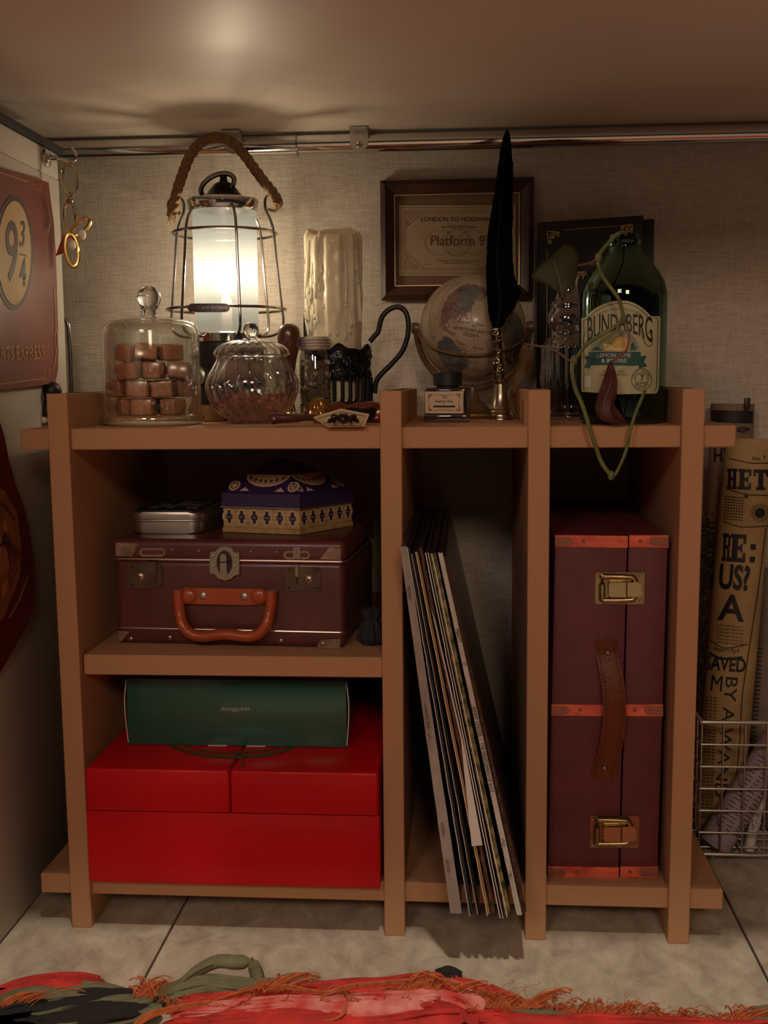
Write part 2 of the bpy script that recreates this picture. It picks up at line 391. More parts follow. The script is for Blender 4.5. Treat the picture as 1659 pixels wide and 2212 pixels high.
bm = lathe(nb(), (LX, LY, 0), [(0, zL(718)), (11*s, zL(718)), (11*s, zL(650)), (7*s, zL(640)), (0, zL(640))], 20); obj('bulb_socket', bm, white, lan)
for zz, rr in ((597, .008),):
    pl = light('lantern_bulb_light', 'POINT', (LX, LY, zL(zz)), LANTERN_POWER, (1, .81, .58), shadow_soft_size=rr); bulb.visible_shadow = True
    pl.location = (LX, LY, zL(596)); pl.data.shadow_soft_size = .012
bm = lathe(nb(), (LX-.001, LY, 0), [(71*s, zL(458)), (73*s, zL(455)), (76*s, zL(436)), (74*s, zL(432)), (55*s, zL(431)), (55*s, zL(456)), (71*s, zL(458))], 56); obj('top_band', bm, chrome, lan)
bm = lathe(nb(), (LX, LY, 0), [(72*s, zL(434)), (56*s, zL(430)), (40*s, zL(425)), (30*s, zL(410)), (20*s, zL(398)), (9*s, zL(392)), (7*s, zL(384)), (9*s, zL(379)), (6*s, zL(373)), (0, zL(371))], 40); capo = obj('cap', bm, blackm, lan)
c = at(470, 401, Y=LY-.012); pts = []
for i in range(36):
    a = 2*PI*i/36; u = 36*s*math.cos(a); v = 22*s*math.sin(a)
    pts.append((c.x+u, c.y-v*.5, c.z+v*.92+u*.32))
obj('ring_handle', tube(nb(), pts, 5.2*s, 12, closed=True), chrome_d, capo)
WA = [math.radians(a) for a in (13, 73, 133, 193, 253, 313)]
def dirA(a): return V((math.sin(a+.2), -math.cos(a+.2), 0))
for i, a in enumerate(WA):
    d = dirA(a); C0 = V((LX, LY, 0))
    prof = [(70, 452), (86, 458), (100, 475), (108, 505), (113, 560), (119, 620), (124, 669), (126, 695), (122, 713), (108, 724), (90, 728), (76, 728)]
    P = [C0+d*(r*s)+V((0, 0, zL(y))) for r, y in prof]
    if i in (1, 4):                               # these two end in an eye above for the rope
        P = P[2:]
        sg = 1 if i == 1 else -1
        e = C0+d*(108*s)+V((0, 0, zL(440)))
        if i == 1: eye = [(24, -18), (12, -24)] ; 
        loop = []
        for k in range(11):
            t = PI*1.05-(PI*1.75)*k/10
            loop.append(e+d*(18*s*math.cos(t))+V((0, 0, 18*s*math.sin(t))))
        P = loop[::-1]+[C0+d*(92*s)+V((0, 0, zL(458)))]+[C0+d*(101*s)+V((0, 0, zL(478)))]+P[1:]
    obj('cage_wire', tube(nb(), cr(P, 4), 3.0*s, 8), chrome_d, lan)
for r, y in ((110, 505), (127, 669)):
    obj('cage_ring', tube(nb(), [V((LX+r*s*math.sin(t), LY-r*s*math.cos(t), zL(y))) for t in [2*PI*i/60 for i in range(60)]], 3.0*s, 8, closed=True), chrome_d, lan)
cy0 = V((LX, LY, 0)); S = cylS((LX, LY, 0), (LX, LY, 1), 131*s)
bm = nb(); pts = ell(415, 665, 9, 9, 9, t0=PI/2, t1=PI*1.5)+ell(487, 665, 9, 9, 9, t0=-PI/2, t1=PI/2)
poly(bm, S, pts, .0006, 8); pl_ = obj('nameplate', bm, pm('pewter', (.10, .09, .085), .4, .7), lan)
bm = nb(); text(bm, S, 'ROTICAMP EXTREME', 451, 665, 7.2, sx=.88, h=.0012); rib(bm, S, pts, 1.4, .0011, 0, True); flat('lettering', bm, steel, pl_)
rp = cr([at(x, y, Y=Y) for x, y, Y in ((371, 468, .195), (374, 450, .197), (383, 412, .204), (396, 372, .21), (413, 333, .215), (438, 306, .22), (468, 297, .22), (498, 305, .22), (524, 330, .22), (548, 362, .22), (570, 392, .218), (588, 414, .212), (598, 432, .206), (600, 442, .203))], 9)
rope_m = pm('jute_rope', (.27, .165, .085), .9, var=.35, vs=500, bump=.5, bs=900)
rope = obj('rope_handle', tube(nb(), rp, 8.8*s, 10), rope_m, lan)
L_ = 0
tot = []
for i, p in enumerate(rp):
    if i: L_ += (p-rp[i-1]).length
    tot.append(L_)
for k in range(3):
    Q = []
    for i, p in enumerate(rp):
        t = (rp[min(i+1, len(rp)-1)]-rp[max(i-1, 0)]).normalized(); u = V((0, 1, 0)); u = (u-t*u.dot(t)).normalized(); v = t.cross(u)
        a = tot[i]/.026*2*PI+k*2*PI/3; Q.append(p+(u*math.cos(a)+v*math.sin(a))*4.9*s)
    Qs = Q
    obj('strand', tube(nb(), Qs, 6.9*s, 10), rope_m, rope)
bm = nb()
for i in range(46):
    e = rp[0] if i < 30 else rp[-1]; q = e+V((random.uniform(-7, 7)*s, random.uniform(-7, 7)*s, random.uniform(-5, 4)*s))
    tube(bm, [q, q+V((random.uniform(-3, 3)*s, random.uniform(-4, 4)*s, -random.uniform(4, 13)*s))], .5*s, 4)
obj('frayed_end', bm, pm('jute_fray', (.50, .33, .15), .9), rope, sm=False, kind='stuff')
# ---------------------------------------------------------------- candle and its holder
CY = .225; s = sc(CY)
cup = thing('tea_glass_holder', 'black filigree metal cup holder with curled handle under the candle', 'holder', (at(730, 850, Y=CY).x, CY, TOP))
cx = at(730, 800, Y=CY).x; zC = lambda y: at(730, y, Y=CY).z
b0 = TOP+.0004
bm = lathe(nb(), (cx, CY, 0), [(0, b0), (70*s, b0), (74*s, b0+.002), (74*s, b0+.007), (70*s, zC(868)), (0, zC(868))], 48); obj('foot', bm, blackm, cup)
for i in range(26):
    a = 2*PI*i/26; p = V((cx+71*s*math.sin(a), CY-71*s*math.cos(a), 0))
    obj('bar', tube(nb(), [p+V((0, 0, zC(870))), p+V((0, 0, zC(815)))], 4.2*s, 6), blackm, cup)
def rimf(a): return 6*math.sin(a*6+.5)+3*math.sin(a*12)
nseg = 96; bm = nb(); rows = []
for j in range(9):
    row = []
    for i in range(nseg):
        a = 2*PI*i/nseg; spike = 40*max(0, 1-abs(((a-math.radians(96)+PI) % (2*PI))-PI)/.18)+76*max(0, 1-abs(((a-math.radians(-64)+PI) % (2*PI))-PI)/.24)
        yt = 752-rimf(a)-spike; y = 820+(yt-820)*j/8; r = 71+1.5*math.sin(j*1.7)+spike*.05*j/8
        row.append(bm.verts.new((cx+r*s*math.sin(a), CY-r*s*math.cos(a), zC(y))))
    rows.append(row)
for A, B in zip(rows, rows[1:]):
    for i in range(nseg): bm.faces.new((A[i], A[(i+1) % nseg], B[(i+1) % nseg], B[i]))
body = obj('filigree_band', bm, blackm, cup)
S = cylS((cx, CY, 0), (cx, CY, 1), 71.5*s)
bm = nb()
for i in range(40):
    x = 660+random.random()*140; y = 755+random.random()*50
    if abs(x-730) > 66: continue
    P = [S(u, v, .0008) for u, v in spiral(x, y, random.uniform(7, 12), 1.3, random.random()*6, random.choice((-1, 1)), 10)]
    tube(bm, P, 1.5*s, 5)
for k in range(12): tube(bm, cr([S(665+k*12-6, 812, .001), S(665+k*12, 800, .001), S(665+k*12+6, 812, .001)], 3), 1.4*s, 5)
obj('scroll_relief', bm, pm('black_metal_worn', (.05, .047, .05), .25, .8), body)
hp = [at(x, y, Y=CY) for x, y in ((799, 738), (808, 727), (817, 716), (821, 698), (827, 682), (840, 669), (858, 663), (874, 671), (882, 695), (880, 728), (868, 760), (845, 787), (822, 810), (812, 826), (809, 850))]
obj('handle', tube(nb(), cr(hp, 5), 5.6*s, 10), pm('dark_bronze', (.035, .028, .026), .35, .6), cup)
wax = pm('ivory_wax', (.78, .70, .52), .42, sss=.6, var=.04, vs=30, coat=.25, bump=.25, bs=60)
can = thing('candle', 'ivory pillar candle with melted drips, standing in black cup', 'candle', (at(720, 700, Y=CY).x, CY, zC(862)))
kx = at(720, 650, Y=CY).x; zK = lambda y: at(720, y, Y=CY).z
bm = nb(); nseg = 120; rows = []
drips = [(random.uniform(-PI, PI), random.uniform(.10, .22), random.uniform(.25, .95), random.uniform(2, 6)) for _ in range(46)]
def cr_rad(a, f):
    r = 59+1.5*math.sin(3*a+1)+1.6*mnoise.noise(V((a*2, f*5, 0)))
    for da, wd, ln, am in drips:
        d = abs(((a-da+PI) % (2*PI))-PI)
        if f < ln and d < wd:
            k = (1-(d/wd)**2); e = min(1, (ln-f)/.05); bulge = 1+.7*math.exp(-((ln-.06-f)/.03)**2)
            r += am*k*min(e, 1)*.42*bulge+.5*mnoise.noise(V((a*4, f*14, 2)))*k
    return r
NR = 60
def rimz(a): return 499+13*math.cos(a-.15)-2.5*math.sin(3*a)+1.5*math.sin(7*a)
for j in range(NR+1):
    f = j/NR; row = []
    for i in range(nseg):
        a = 2*PI*i/nseg; yt = rimz(a); y = yt+(862-yt)*f
        r = cr_rad(a, f)*(1-.10*max(0, (.03-f)/.03))
        if y > 745: r = min(r, 60)
        row.append(bm.verts.new((kx+r*s*math.sin(a), CY-r*s*math.cos(a), zK(y))))
    rows.append(row)
inner = []
for q, (rr, dy) in enumerate(((.86, 4), (.70, 16), (.35, 21))):
    inner.append([bm.verts.new((kx+rr*59*s*math.sin(2*PI*i/nseg), CY-rr*59*s*math.cos(2*PI*i/nseg), zK(rimz(2*PI*i/nseg)*(1-q/2.5)+506*(q/2.5)+dy*.8))) for i in range(nseg)])
rows = inner[::-1]+rows
for A, B in zip(rows, rows[1:]):
    for i in range(nseg): bm.faces.new((A[i], A[(i+1) % nseg], B[(i+1) % nseg], B[i]))
bm.faces.new(rows[0]); bm.faces.new(rows[-1])
obj('wax_body', bm, wax, can, ang=80)
S = cylS((kx, CY, 0), (kx, CY, 1), 62*s)
bm = nb()
for pts in ([(703, 520), (704, 560), (707, 600), (713, 640), (720, 650)], [(690, 500), (688, 540), (684, 590), (682, 640)], [(668, 520), (665, 580), (661, 640)], [(712, 560), (716, 640), (712, 700), (712, 725)], [(745, 540), (748, 600), (747, 660)], [(770, 540), (775, 620), (778, 690)]):
    P = cr([S(x, y, -.001) for x, y in pts], 5); n = len(P)
    tube(bm, P, [(.6+.4*i/n)*(.6 if i == n-1 else 1)*4.0*s for i in range(n)], 8); ball(bm, P[-1], 4.4*s, 10, 8, (1, 1, 1.3))
for k in range(46):
    a = random.uniform(-1.25, 1.2) if k % 3 else random.uniform(-1.3, -.3); y = random.uniform(545, 720); l = random.uniform(8, 45); r0 = random.uniform(1.6, 3.6)
    P = [V((kx+60.5*s*math.sin(a+.02*math.sin(j*.9+k)), CY-60.5*s*math.cos(a), zK(y+l*j/6))) for j in range(7)]
    tube(bm, P, [r0*s*(.35+.65*j/6)*(1.15 if j == 5 else .8 if j == 6 else 1) for j in range(7)], 8); ball(bm, P[-1], r0*s*.95, 8, 6)
obj('wax_drip', bm, wax, can)
obj('wick', tube(nb(), [V((kx-.001, CY, zK(522))), V((kx-.001, CY, zK(515))), V((kx-.0025, CY-.001, zK(508)))], .0009, 6), ink, can)
# ---------------------------------------------------------------- glass cloche with caramels
GY = .095; s = sc(GY); gx = at(329, 800, Y=GY).x; zG = lambda y: at(329, y, Y=GY).z
clo = thing('glass_cloche', 'clear glass dome with ball knob covering wrapped caramels', 'cloche', (gx, GY, TOP))
b0 = TOP+.0003
bm = lathe(nb(), (gx, GY, 0), [(0, b0), (100*s, b0), (109*s, b0+.0015), (111*s, b0+.005), (108*s, b0+.0085), (98*s, b0+.009), (96*s, b0+.007), (0, b0+.007)], 64); obj('base_plate', bm, glass('thick_glass', (.86, .90, .86), .9, .10, .04, blend=.5), clo)
zt = zG(694)
def dome(R, top, r2):
    return [(R, b0+.0095), (R, top-.012), (R-.0006, top-.0075), (R-.0030, top-.0030), (R-.0075, top-.0002), (R-.014, top+.0012), (R*.45, top+.0035), (.008, top+.0042)]
bm = nb(); P = dome(104*s, zt, 0); lathe(bm, (gx, GY, 0), P, 72)
P2 = [(max(r-.0022, .004), z-(.0022 if z > zt-.012 else 0)) for r, z in P]; lathe(bm, (gx, GY, 0), P2[::-1], 72)
obj('dome', bm, clear, clo)
bm = nb(); lathe(bm, (gx-.001, GY, 0), [(0, zt+.002), (.0085, zt+.003), (.0075, zt+.008), (.0068, zt+.0105), (.0085, zt+.013)]+[(.0112*math.sin(t), zt+.0215-.0112*math.cos(t)) for t in [PI*.28+PI*.72*i/12 for i in range(12)]]+[(0, zt+.0327)], 32)
obj('knob', bm, solidg, clo)
caramel = pm('caramel', (.66, .27, .14), .5, var=.18, vs=220, coat=.8, spec=.8)
wrap_m = glass('cellophane', (.98, .95, .93), .45, .06, .2, blend=.4)
def candy():
    t = thing('caramel', 'x', 'candy', (0, 0, 0), group='wrapped caramels under the glass dome')
    bm = box(nb(), (0, 0, .0085), (.0205, .0165, .0150), bev=.0022, seg=3); obj('sweet', bm, caramel, t, local=True)
    bm = nb(); t2 = nb(); bmesh.ops.create_grid(t2, x_segments=1, y_segments=1, size=1); t2.free()
    box(bm, (0, 0, .0085), (.0212, .0172, .0158), bev=.0016, seg=2)
    for sx in (-1, 1):
        for k in range(7):
            a = bm.verts.new((sx*.0106, -.007+k*.0026, .0085+.006*((k % 2)*2-1)*.3)); b = bm.verts.new((sx*.0130, -.008+k*.003, .0085+.009*((k % 2)*2-1)*.45)); 
            if k: bm.faces.new((pa, a, b, pb))
            pa, pb = a, b
    obj('wrapper', bm, wrap_m, t, local=True)
    return t
S0 = None; first = candy()
# each sweet: px, layer, depth offset, turn
CAND = [(284, 0, -.012, .8), (328, 0, -.028, .05), (384, 0, -.015, 1.3), (262, 0, .02, .3), (310, 0, .012, .9), (360, 0, .02, .2),
        (264, 1, -.012, 1.4), (313, 1, -.024, -.12), (366, 1, -.016, .06), (396, 1, .008, 1.1), (290, 1, .018, .5), (345, 1, .02, .2),
        (292, 2, -.020, -.15), (348, 2, -.018, 1.45), (388, 2, -.004, .35), (270, 2, .01, 1.5), (325, 2, .016, .1),
        (275, 3, -.006, 1.2), (322, 3, -.008, .25), (366, 3, .004, .8)]
CLAB = ['caramel low at left, turned cornerwise', 'caramel at front of the bottom layer, squarely facing', 'caramel low at right, end on', 'caramel at the back left of the bottom layer', 'caramel at the back centre of the bottom layer', 'caramel at the back right of the bottom layer',
        'caramel second layer at far left', 'shiny crinkled caramel at front centre of second layer', 'caramel second layer right of centre', 'caramel second layer at far right', 'caramel second layer behind left', 'caramel second layer behind right',
        'wide caramel third layer left of centre', 'upright caramel third layer right of centre', 'caramel third layer at far right with glinting wrapper', 'caramel third layer at far left', 'caramel third layer behind the middle',
        'caramel on top of the pile at left', 'caramel on top of the pile in the middle', 'caramel on top of the pile at right']
for i, ((px, ly, dy, rz), lb) in enumerate(zip(CAND, CLAB)):
    x = gx+(px-329)*s*.98+random.uniform(-.0015, .0015); z = b0+.0082+ly*.0168; rz += random.uniform(-.35, .35); rx = (0, .10, -.14, .22)[ly]*((i % 3)-1)
    lab = 'brown wrapped '+lb
    if i == 0: first.location = (x, GY+dy, z); first.rotation_euler = (rx, rx*.5, rz); first['label'] = lab
    else: dup(first, (x, GY+dy, z), (rx, -rx*.5, rz), lab)
# ---------------------------------------------------------------- ribbed candy jar
RY = .125; s = sc(RY); rx_ = at(545, 840, Y=RY).x; zR = lambda y: at(545, y, Y=RY).z
jar = thing('candy_jar', 'round ribbed glass jar with lid, half filled with pink sweets', 'jar', (rx_, RY, TOP))
def ribf(am, n, tw=0):
    return lambda r, z, a: r*(1+am*abs(math.sin(n*(a+tw*(z-TOP))/2)))
b0 = TOP+.0003
P = [(0, b0), (42*s, b0), (50*s, zR(906)), (70*s, zR(890)), (84*s, zR(868)), (91*s, zR(842)), (91*s, zR(825)), (85*s, zR(806)), (76*s, zR(790)), (70*s, zR(778)), (70*s, zR(770)), (74*s, zR(767))]
P = [(p.x, p.z) for p in cr([V((r, 0, z)) for r, z in P], 4)]
bm = nb(); lathe(bm, (rx_, RY, 0), P, 200, fn=ribf(.11, 18, 9)); lathe(bm, (rx_, RY, 0), [(max(0, r-.0016), z+(.003 if r < .03 else 0)) for r, z in P], 100)
obj('bowl', bm, clear2, jar, ang=14)
P = [(72*s, zR(768)), (77*s, zR(766)), (78*s, zR(762)), (72*s, zR(752)), (58*s, zR(742)), (40*s, zR(736)), (22*s, zR(733)), (12*s, zR(730)), (0, zR(730))]
bm = nb(); lathe(bm, (rx_, RY, 0), [(p.x, p.z) for p in cr([V((r, 0, z)) for r, z in P], 3)], 180, fn=ribf(.06, 20, 0)); lid = obj('lid', bm, clear2, jar, ang=14)
bm = lathe(nb(), (rx_, RY, 0), [(0, zR(734)), (10*s, zR(732)), (9*s, zR(727)), (12*s, zR(724))]+[(17*s*math.sin(t), zR(713)-17*s*math.cos(t)) for t in [PI*.25+PI*.75*i/10 for i in range(11)]], 28); obj('lid_knob', bm, solidg, lid)
bm = nb()
for i in range(620):
    z = zR(908)+(zR(858)-zR(908))*random.random()**.9; rm = 40*s+42*s*min(1, (z-zR(908))/(zR(870)-zR(908))); r = rm*math.sqrt(random.uniform(.25, 1)); a = random.random()*2*PI
    c = V((rx_+r*math.cos(a), RY+r*math.sin(a), z+.003*math.sin(a*3)))
    R = M.Translation(c) @ M.Rotation(random.random()*6, 4, 'X') @ M.Rotation(random.random()*6, 4, 'Z')
    t = nb(); pts = [((.0036 if k % 2 == 0 else .0017)*math.cos(k*PI/5), (.0036 if k % 2 == 0 else .0017)*math.sin(k*PI/5), 0) for k in range(10)]
    prism(t, pts, (0, 0, .0022)); join(bm, t, R)
obj('sugar_stars', bm, pm('pink_sugar', (.42, .10, .14), .7, var=.3, vs=150), jar, sm=False, kind='stuff')
# ---------------------------------------------------------------- small jar with aluminium lid
JY = .185; s = sc(JY); jx = at(681, 820, Y=JY).x; zJ = lambda y: at(681, y, Y=JY).z
sj = thing('spice_jar', 'small glass jar with aluminium screw lid, filled with tiny cubes', 'jar', (jx, JY, TOP)); b0 = TOP+.0003
bm = nb(); P = [(0, b0), (30*s, b0), (34*s, b0+.002), (34*s, zJ(772)), (31*s, zJ(762)), (30*s, zJ(757))]; lathe(bm, (jx, JY, 0), P, 40); obj('glass', bm, glass('small_jar_glass', (.85, .86, .82), .7, .08, .03, blend=.4), sj)
P = [(30*s, zJ(758))]
for k in range(4): y = 756-k*6.5; P += [(33.5*s, zJ(y)), (34.5*s, zJ(y-2.5)), (33*s, zJ(y-5))]
P += [(31*s, zJ(728)), (0, zJ(727))]
obj('screw_lid', lathe(nb(), (jx, JY, 0), P, 40), pm('aluminium', (.80, .77, .72), .42, .85), sj)
def cubes(n, name, mat):
    bm = nb()
    for i in range(n):
        a = random.random()*2*PI; r = 29*s*math.sqrt(random.random()); z = random.uniform(zJ(903), zJ(784))
        if r < 18*s: r += 9*s
        box(bm, (0, 0, 0), (.0048,)*3, M.Translation((jx+r*math.cos(a), JY+r*math.sin(a), z)) @ M.Rotation(random.random()*2, 4, (1, .4, .2)))
    obj(name, bm, mat, sj, sm=False, kind='stuff')
cubes(420, 'tiny_cubes', pm('brown_cube', (.17, .125, .085), .5, var=.5, vs=150)); cubes(70, 'pale_cubes', pm('pale_cube', (.60, .50, .38), .5))
# ---------------------------------------------------------------- wooden stamps
def stamp(name, label, px, Y, prof, foot):
    s = sc(Y); c, P = lpx(Y, px, prof)
    t = thing(name, label, 'stamp', (c.x, Y, TOP)); lathe_b = nb()
    P = [(p.x, p.z) for p in cr([V((r, 0, z)) for r, z in P], 5)]; P[-1] = (0, P[-1][1])
    obj('handle', lathe(lathe_b, c, P, 32), pm('brown_wood', (.11, .038, .02), .3, var=.45, vs=50, stretch=(1, 1, .2), coat=.5), t)
    z1 = P[0][1]; r = foot*s
    obj('brass_foot', lathe(nb(), c, [(0, TOP+.0003), (r, TOP+.0003), (r, TOP+.006), (r*.6, TOP+.009), (r*.5, z1+.001), (0, z1+.001)], 28), brass, t)
stamp('seal_stamp', 'pear-shaped brown wooden stamp handle standing between jar and lantern', 625, .175, [(10, 880), (9, 850), (11, 810), (16, 775), (23, 745), (25, 725), (21, 708), (11, 700), (0.01, 699)], 20)
stamp('seal_stamp', 'rounded brown wooden stamp handle peeking above the spice jar', 688, .155+.06, [(9, 870), (9, 830), (13, 780), (19, 750), (20, 732), (14, 717), (0.01, 713)], 18)
# the stamp lying on its side
s = sc(.10); r = 28*s; c = V((at(687, 872, Y=.095).x, .095, TOP+.0005+r))
ls = thing('seal_stamp', 'brass wax seal stamp lying on its side, engraved face forward', 'stamp', (c.x, c.y, TOP))
ax = V((.66, .75, .0)).normalized()
hd = V((ax.x, ax.y, -.02)).normalized()
obj('brass_head', lathe(nb(), c, [(0, -.001), (r*.86, -.001), (r*.9, -.0022), (r, -.0022), (r, .003), (r*.75, .006), (r*.5, .009), (r*.5, .013), (0, .013)], 40, axis=hd), pm('bright_brass', (.55, .40, .16), .28, 1, var=.2, vs=100), ls)
q = V((0, 0, 1)).rotation_difference(hd)
bm = nb()
for k in range(9):
    a = k*.7+.3; P = []
    for j in range(6):
        rr = r*(.12+.13*j); P.append(c+q @ V((rr*math.cos(a+.3*j*(1 if k % 2 else -1)), rr*math.sin(a+.3*j*(1 if k % 2 else -1)), -.0012)))
    tube(bm, P, .0006, 5)
tube(bm, [c+q @ V((r*.82*math.cos(t), r*.82*math.sin(t), -.0012)) for t in [i*2*PI/30 for i in range(30)]], .0005, 5, closed=True)
obj('engraved_crest', bm, gold, ls)
P = [(0, .010), (.0065, .010), (.0062, .014), (.0078, .019), (.0082, .024), (.0066, .032), (.0054, .037), (.0062, .044), (.0076, .050), (.0082, .058), (.0086, .068), (.0078, .076), (.005, .081), (0, .083)]
obj('handle', lathe(nb(), c, P, 28, axis=hd), redwood, ls)
# wax spoon
sp = thing('wax_spoon', 'dark red wooden handled melting spoon lying at shelf edge behind the card', 'spoon', (at(640, 905, Y=.035).x, .04, TOP))
Yp = .035; P = [at(583, 905, Y=.028), at(600, 903, Y=.03), at(640, 903, Y=.034), at(690, 900, Y=.046), at(745, 896, Y=.062)]
for p in P: p.z = max(p.z, TOP+.005)
P = cr(P, 6); rr = [(.0052 if i < 6 else max(.0026, .0052-.00022*(i-5))) for i in range(len(P))]; rr[0] = .0035
obj('handle', tube(nb(), P, rr, 12), pm('oxblood_wood', (.085, .022, .018), .35, coat=.4), sp)
rv = at(592, 905, Y=.0245); obj('rivet', ball(nb(), (rv.x, .0243, rv.z), .0016, 10, 6), steel, sp)
bc = at(782, 897, Y=.075); bc.z = TOP+.0105
bm = lathe(nb(), bc, [(0, -.010), (.008, -.0085), (.0125, -.004), (.0142, .0045), (.0134, .0045), (.0115, -.003), (0, -.0075)], 32); obj('bowl', bm, pm('dark_bronze_bowl', (.03, .028, .022), .35, .7), sp)
# red lighter behind
li = thing('lighter', 'small red lighter lying behind the spoon against the upright', 'lighter', (at(806, 895, Y=.13).x, .13, TOP))
p = at(806, 893, Y=.12)
obj('body', box(nb(), (p.x, .14, TOP+.0065), (.022, .045, .012), bev=.002), pm('lighter_red', (.30, .012, .015), .25, coat=.5), li)
for dz in (-2.6, 3): obj('white_mark', box(nb(), (p.x+.003, .1174, TOP+.0068+dz*.0008), (.004, .0006, .0016)), white, li)
# pentagonal card with frog
S = None
fr = thing('pentagon_card', 'small cream five-sided card tray with printed inner border', 'card', (at(745, 915, Z=TOP).x, .045, TOP))
a0 = at(708, 922, Z=TOP+.001); a1 = at(788, 921, Z=TOP+.001); n = V((0, -math.sin(.52), math.cos(.52))); Sc = plS(a0, n)
PC = [(677, 903), (708, 922.5), (788, 921.5), (798, 897), (737, 885)]
bm = nb(); prism(bm, [Sc(x, y) for x, y in PC], n*.0012); obj('tray', bm, pm('card_cream', (.62, .44, .27), .6), fr, sm=False)
bm = nb(); cxp, cyp = 742, 906
rib(bm, Sc, [(cxp+(x-cxp)*.84, cyp+(y-cyp)*.80) for x, y in PC], 2.2, .0016, 0, True)
for k in range(9): rib(bm, Sc, spiral(700+k*10, 915-(k % 2)*1.5, 3.2, 1, k), .9, .0016, 2)
flat('border_print', bm, pm('tan_print', (.30, .16, .08), .6), fr)
bm = nb(); 
obj('support', prism(nb(), [Sc(715, 900, -.0002), Sc(782, 898, -.0002), V((Sc(782, 898).x, Sc(782, 898).y, TOP+.0004)), V((Sc(715, 900).x, Sc(715, 900).y, TOP+.0004))], (0, .006, 0)), pm('card_cream', (0, 0, 0)), fr, sm=False)
frog = thing('frog_figure', 'dark metallic frog sitting on the small cream card', 'figurine', tuple(Sc(742, 908, .0012)))
KF = .62; fc = Sc(742, 903, .0048); fm_ = pm('dark_pewter', (.07, .05, .042), .22, .85, var=.3, vs=200)
bm = nb()
def add_ball(p, r, s_=(1, 1, 1)): ball(bm, p, r, 14, 10, s_)
add_ball(fc, .0085, (1.05, 1.0, .78)); add_ball(fc+V((0, -.0065, -.001)), .0066, (1.05, .9, .72)); add_ball(fc+V((-.0035, -.008, .0042)), .0024); add_ball(fc+V((.0035, -.008, .0042)), .0024)
for sx in (-1, 1):
    tube(bm, cr([fc+V((sx*.005, -.004, 0)), fc+V((sx*.0115, -.007, .001)), fc+V((sx*.0105, -.011, -.0045))], 4), [.0026]*4+[.0022]*5, 8)
    tube(bm, cr([fc+V((sx*.006, .004, 0)), fc+V((sx*.0150, .001, .003)), fc+V((sx*.0135, .005, -.001)), fc+V((sx*.019, -.002, -.0035))], 4), .0030, 8)
    for k in (-1, 0, 1):
        tube(bm, [fc+V((sx*.0105, -.0105, -.0046)), fc+V((sx*(.0115+k*.0018), -.0148, -.0060))], [.0012, .0008], 6)
        tube(bm, [fc+V((sx*.019, -.002, -.0036)), fc+V((sx*(.0205+k*.0015), -.0055-.001*k, -.0050))], [.0012, .0008], 6)
for v in bm.verts: v.co = fc+(v.co-fc)*KF
obj('body', bm, fm_, frog)
# tan block and small wire holder
bl = at(457, 903, Y=.18)
o = obj('wooden_block', box(nb(), (at(460, 890, Y=.175).x, .175, TOP+.0085), (.024, .02, .016), bev=.001), pm('tan_wood', (.36, .22, .09), .6, var=.1, vs=40, stretch=(1, 8, 8))); tag(o, 'small tan wooden block behind the cloche and ribbed jar', 'block')
wh = thing('wire_holder', 'dark metal wire holder standing left behind the shelf corner', 'holder', (-.34, .235, TOP))
def wirepx(pts, Y, r):
    P = [at(x, y, Y=Y) for x, y in pts]; P[0].z = P[-1].z = TOP+.0005; return tube(nb(), cr(P, 5), r, 10)
z0 = at(150, 900, Y=.27)
obj('front_loop', wirepx([(99, 899), (98, 705), (104, 690), (112, 686), (126, 686), (143, 693), (149, 715), (153, 780), (156, 899)], .225, .0026), chrome_d, wh)
obj('back_loop', wirepx([(97, 897), (100, 735), (106, 724), (114, 724), (122, 745), (130, 800), (137, 897)], .245, .0024), chrome_d, wh)
# black figurine on the left wing
fg = thing('penguin_figurine', 'small rounded black figurine with white foot behind left upright', 'figurine', (at(112, 905, Y=.13).x, .13, TOP))
p = at(110, 892, Y=.13); p.z = TOP+.0135
bm = nb(); ball(bm, p, .0125, 20, 14, (1.0, .9, 1.1)); ball(bm, p+V((.002, 0, .0185)), .0095, 18, 12); obj('body', bm, black, fg)
obj('foot', ball(nb(), p+V((-.005, -.010, -.0095)), .004, 14, 10, (1.4, 1, .9)), pm('white_plastic', (.75, .72, .62), .4), fg)
# ---------------------------------------------------------------- picture on the wall
FY = WY-.012
s = sc(FY); A = at(821, 390, Y=FY); B = at(1152, 644, Y=FY)
pf = thing('picture_frame', 'dark wooden frame with gold lip holding a cream train ticket', 'picture', ((A.x+B.x)/2, WY-.01, B.z))
fw_, fh_ = B.x-A.x, A.z-B.z; bar = 30*s
def fbar(p0, p1, inner0, inner1):
    bm = nb(); a = [V(p0), V(p1), V(inner1), V(inner0)]
    P0 = [(p, FY+.001) for p in a]
    vs = [bm.verts.new((p.x, FY+.010, p.z)) for p in a]
    hs = [.003, .003, .004, .004]
    fr_ = [bm.verts.new((p.x, FY+(0 if i < 2 else .004), p.z)) for i, p in enumerate(a)]
    mid0 = a[0].lerp(a[3], .35); mid1 = a[1].lerp(a[2], .35)
    m0 = bm.verts.new((mid0.x, FY-.004, mid0.z)); m1 = bm.verts.new((mid1.x, FY-.004, mid1.z))
    bm.faces.new((fr_[0], fr_[1], m1, m0)); bm.faces.new((m0, m1, fr_[2], fr_[3])); bm.faces.new(vs[::-1])
    bm.faces.new((fr_[0], m0, fr_[3], vs[3], vs[0])); bm.faces.new((fr_[1], vs[1], vs[2], fr_[2], m1)); bm.faces.new((fr_[0], vs[0], vs[1], fr_[1])); bm.faces.new((fr_[3], fr_[2], vs[2], vs[3]))
    return obj('frame_bar', bm, darkwood, pf, sm=False)
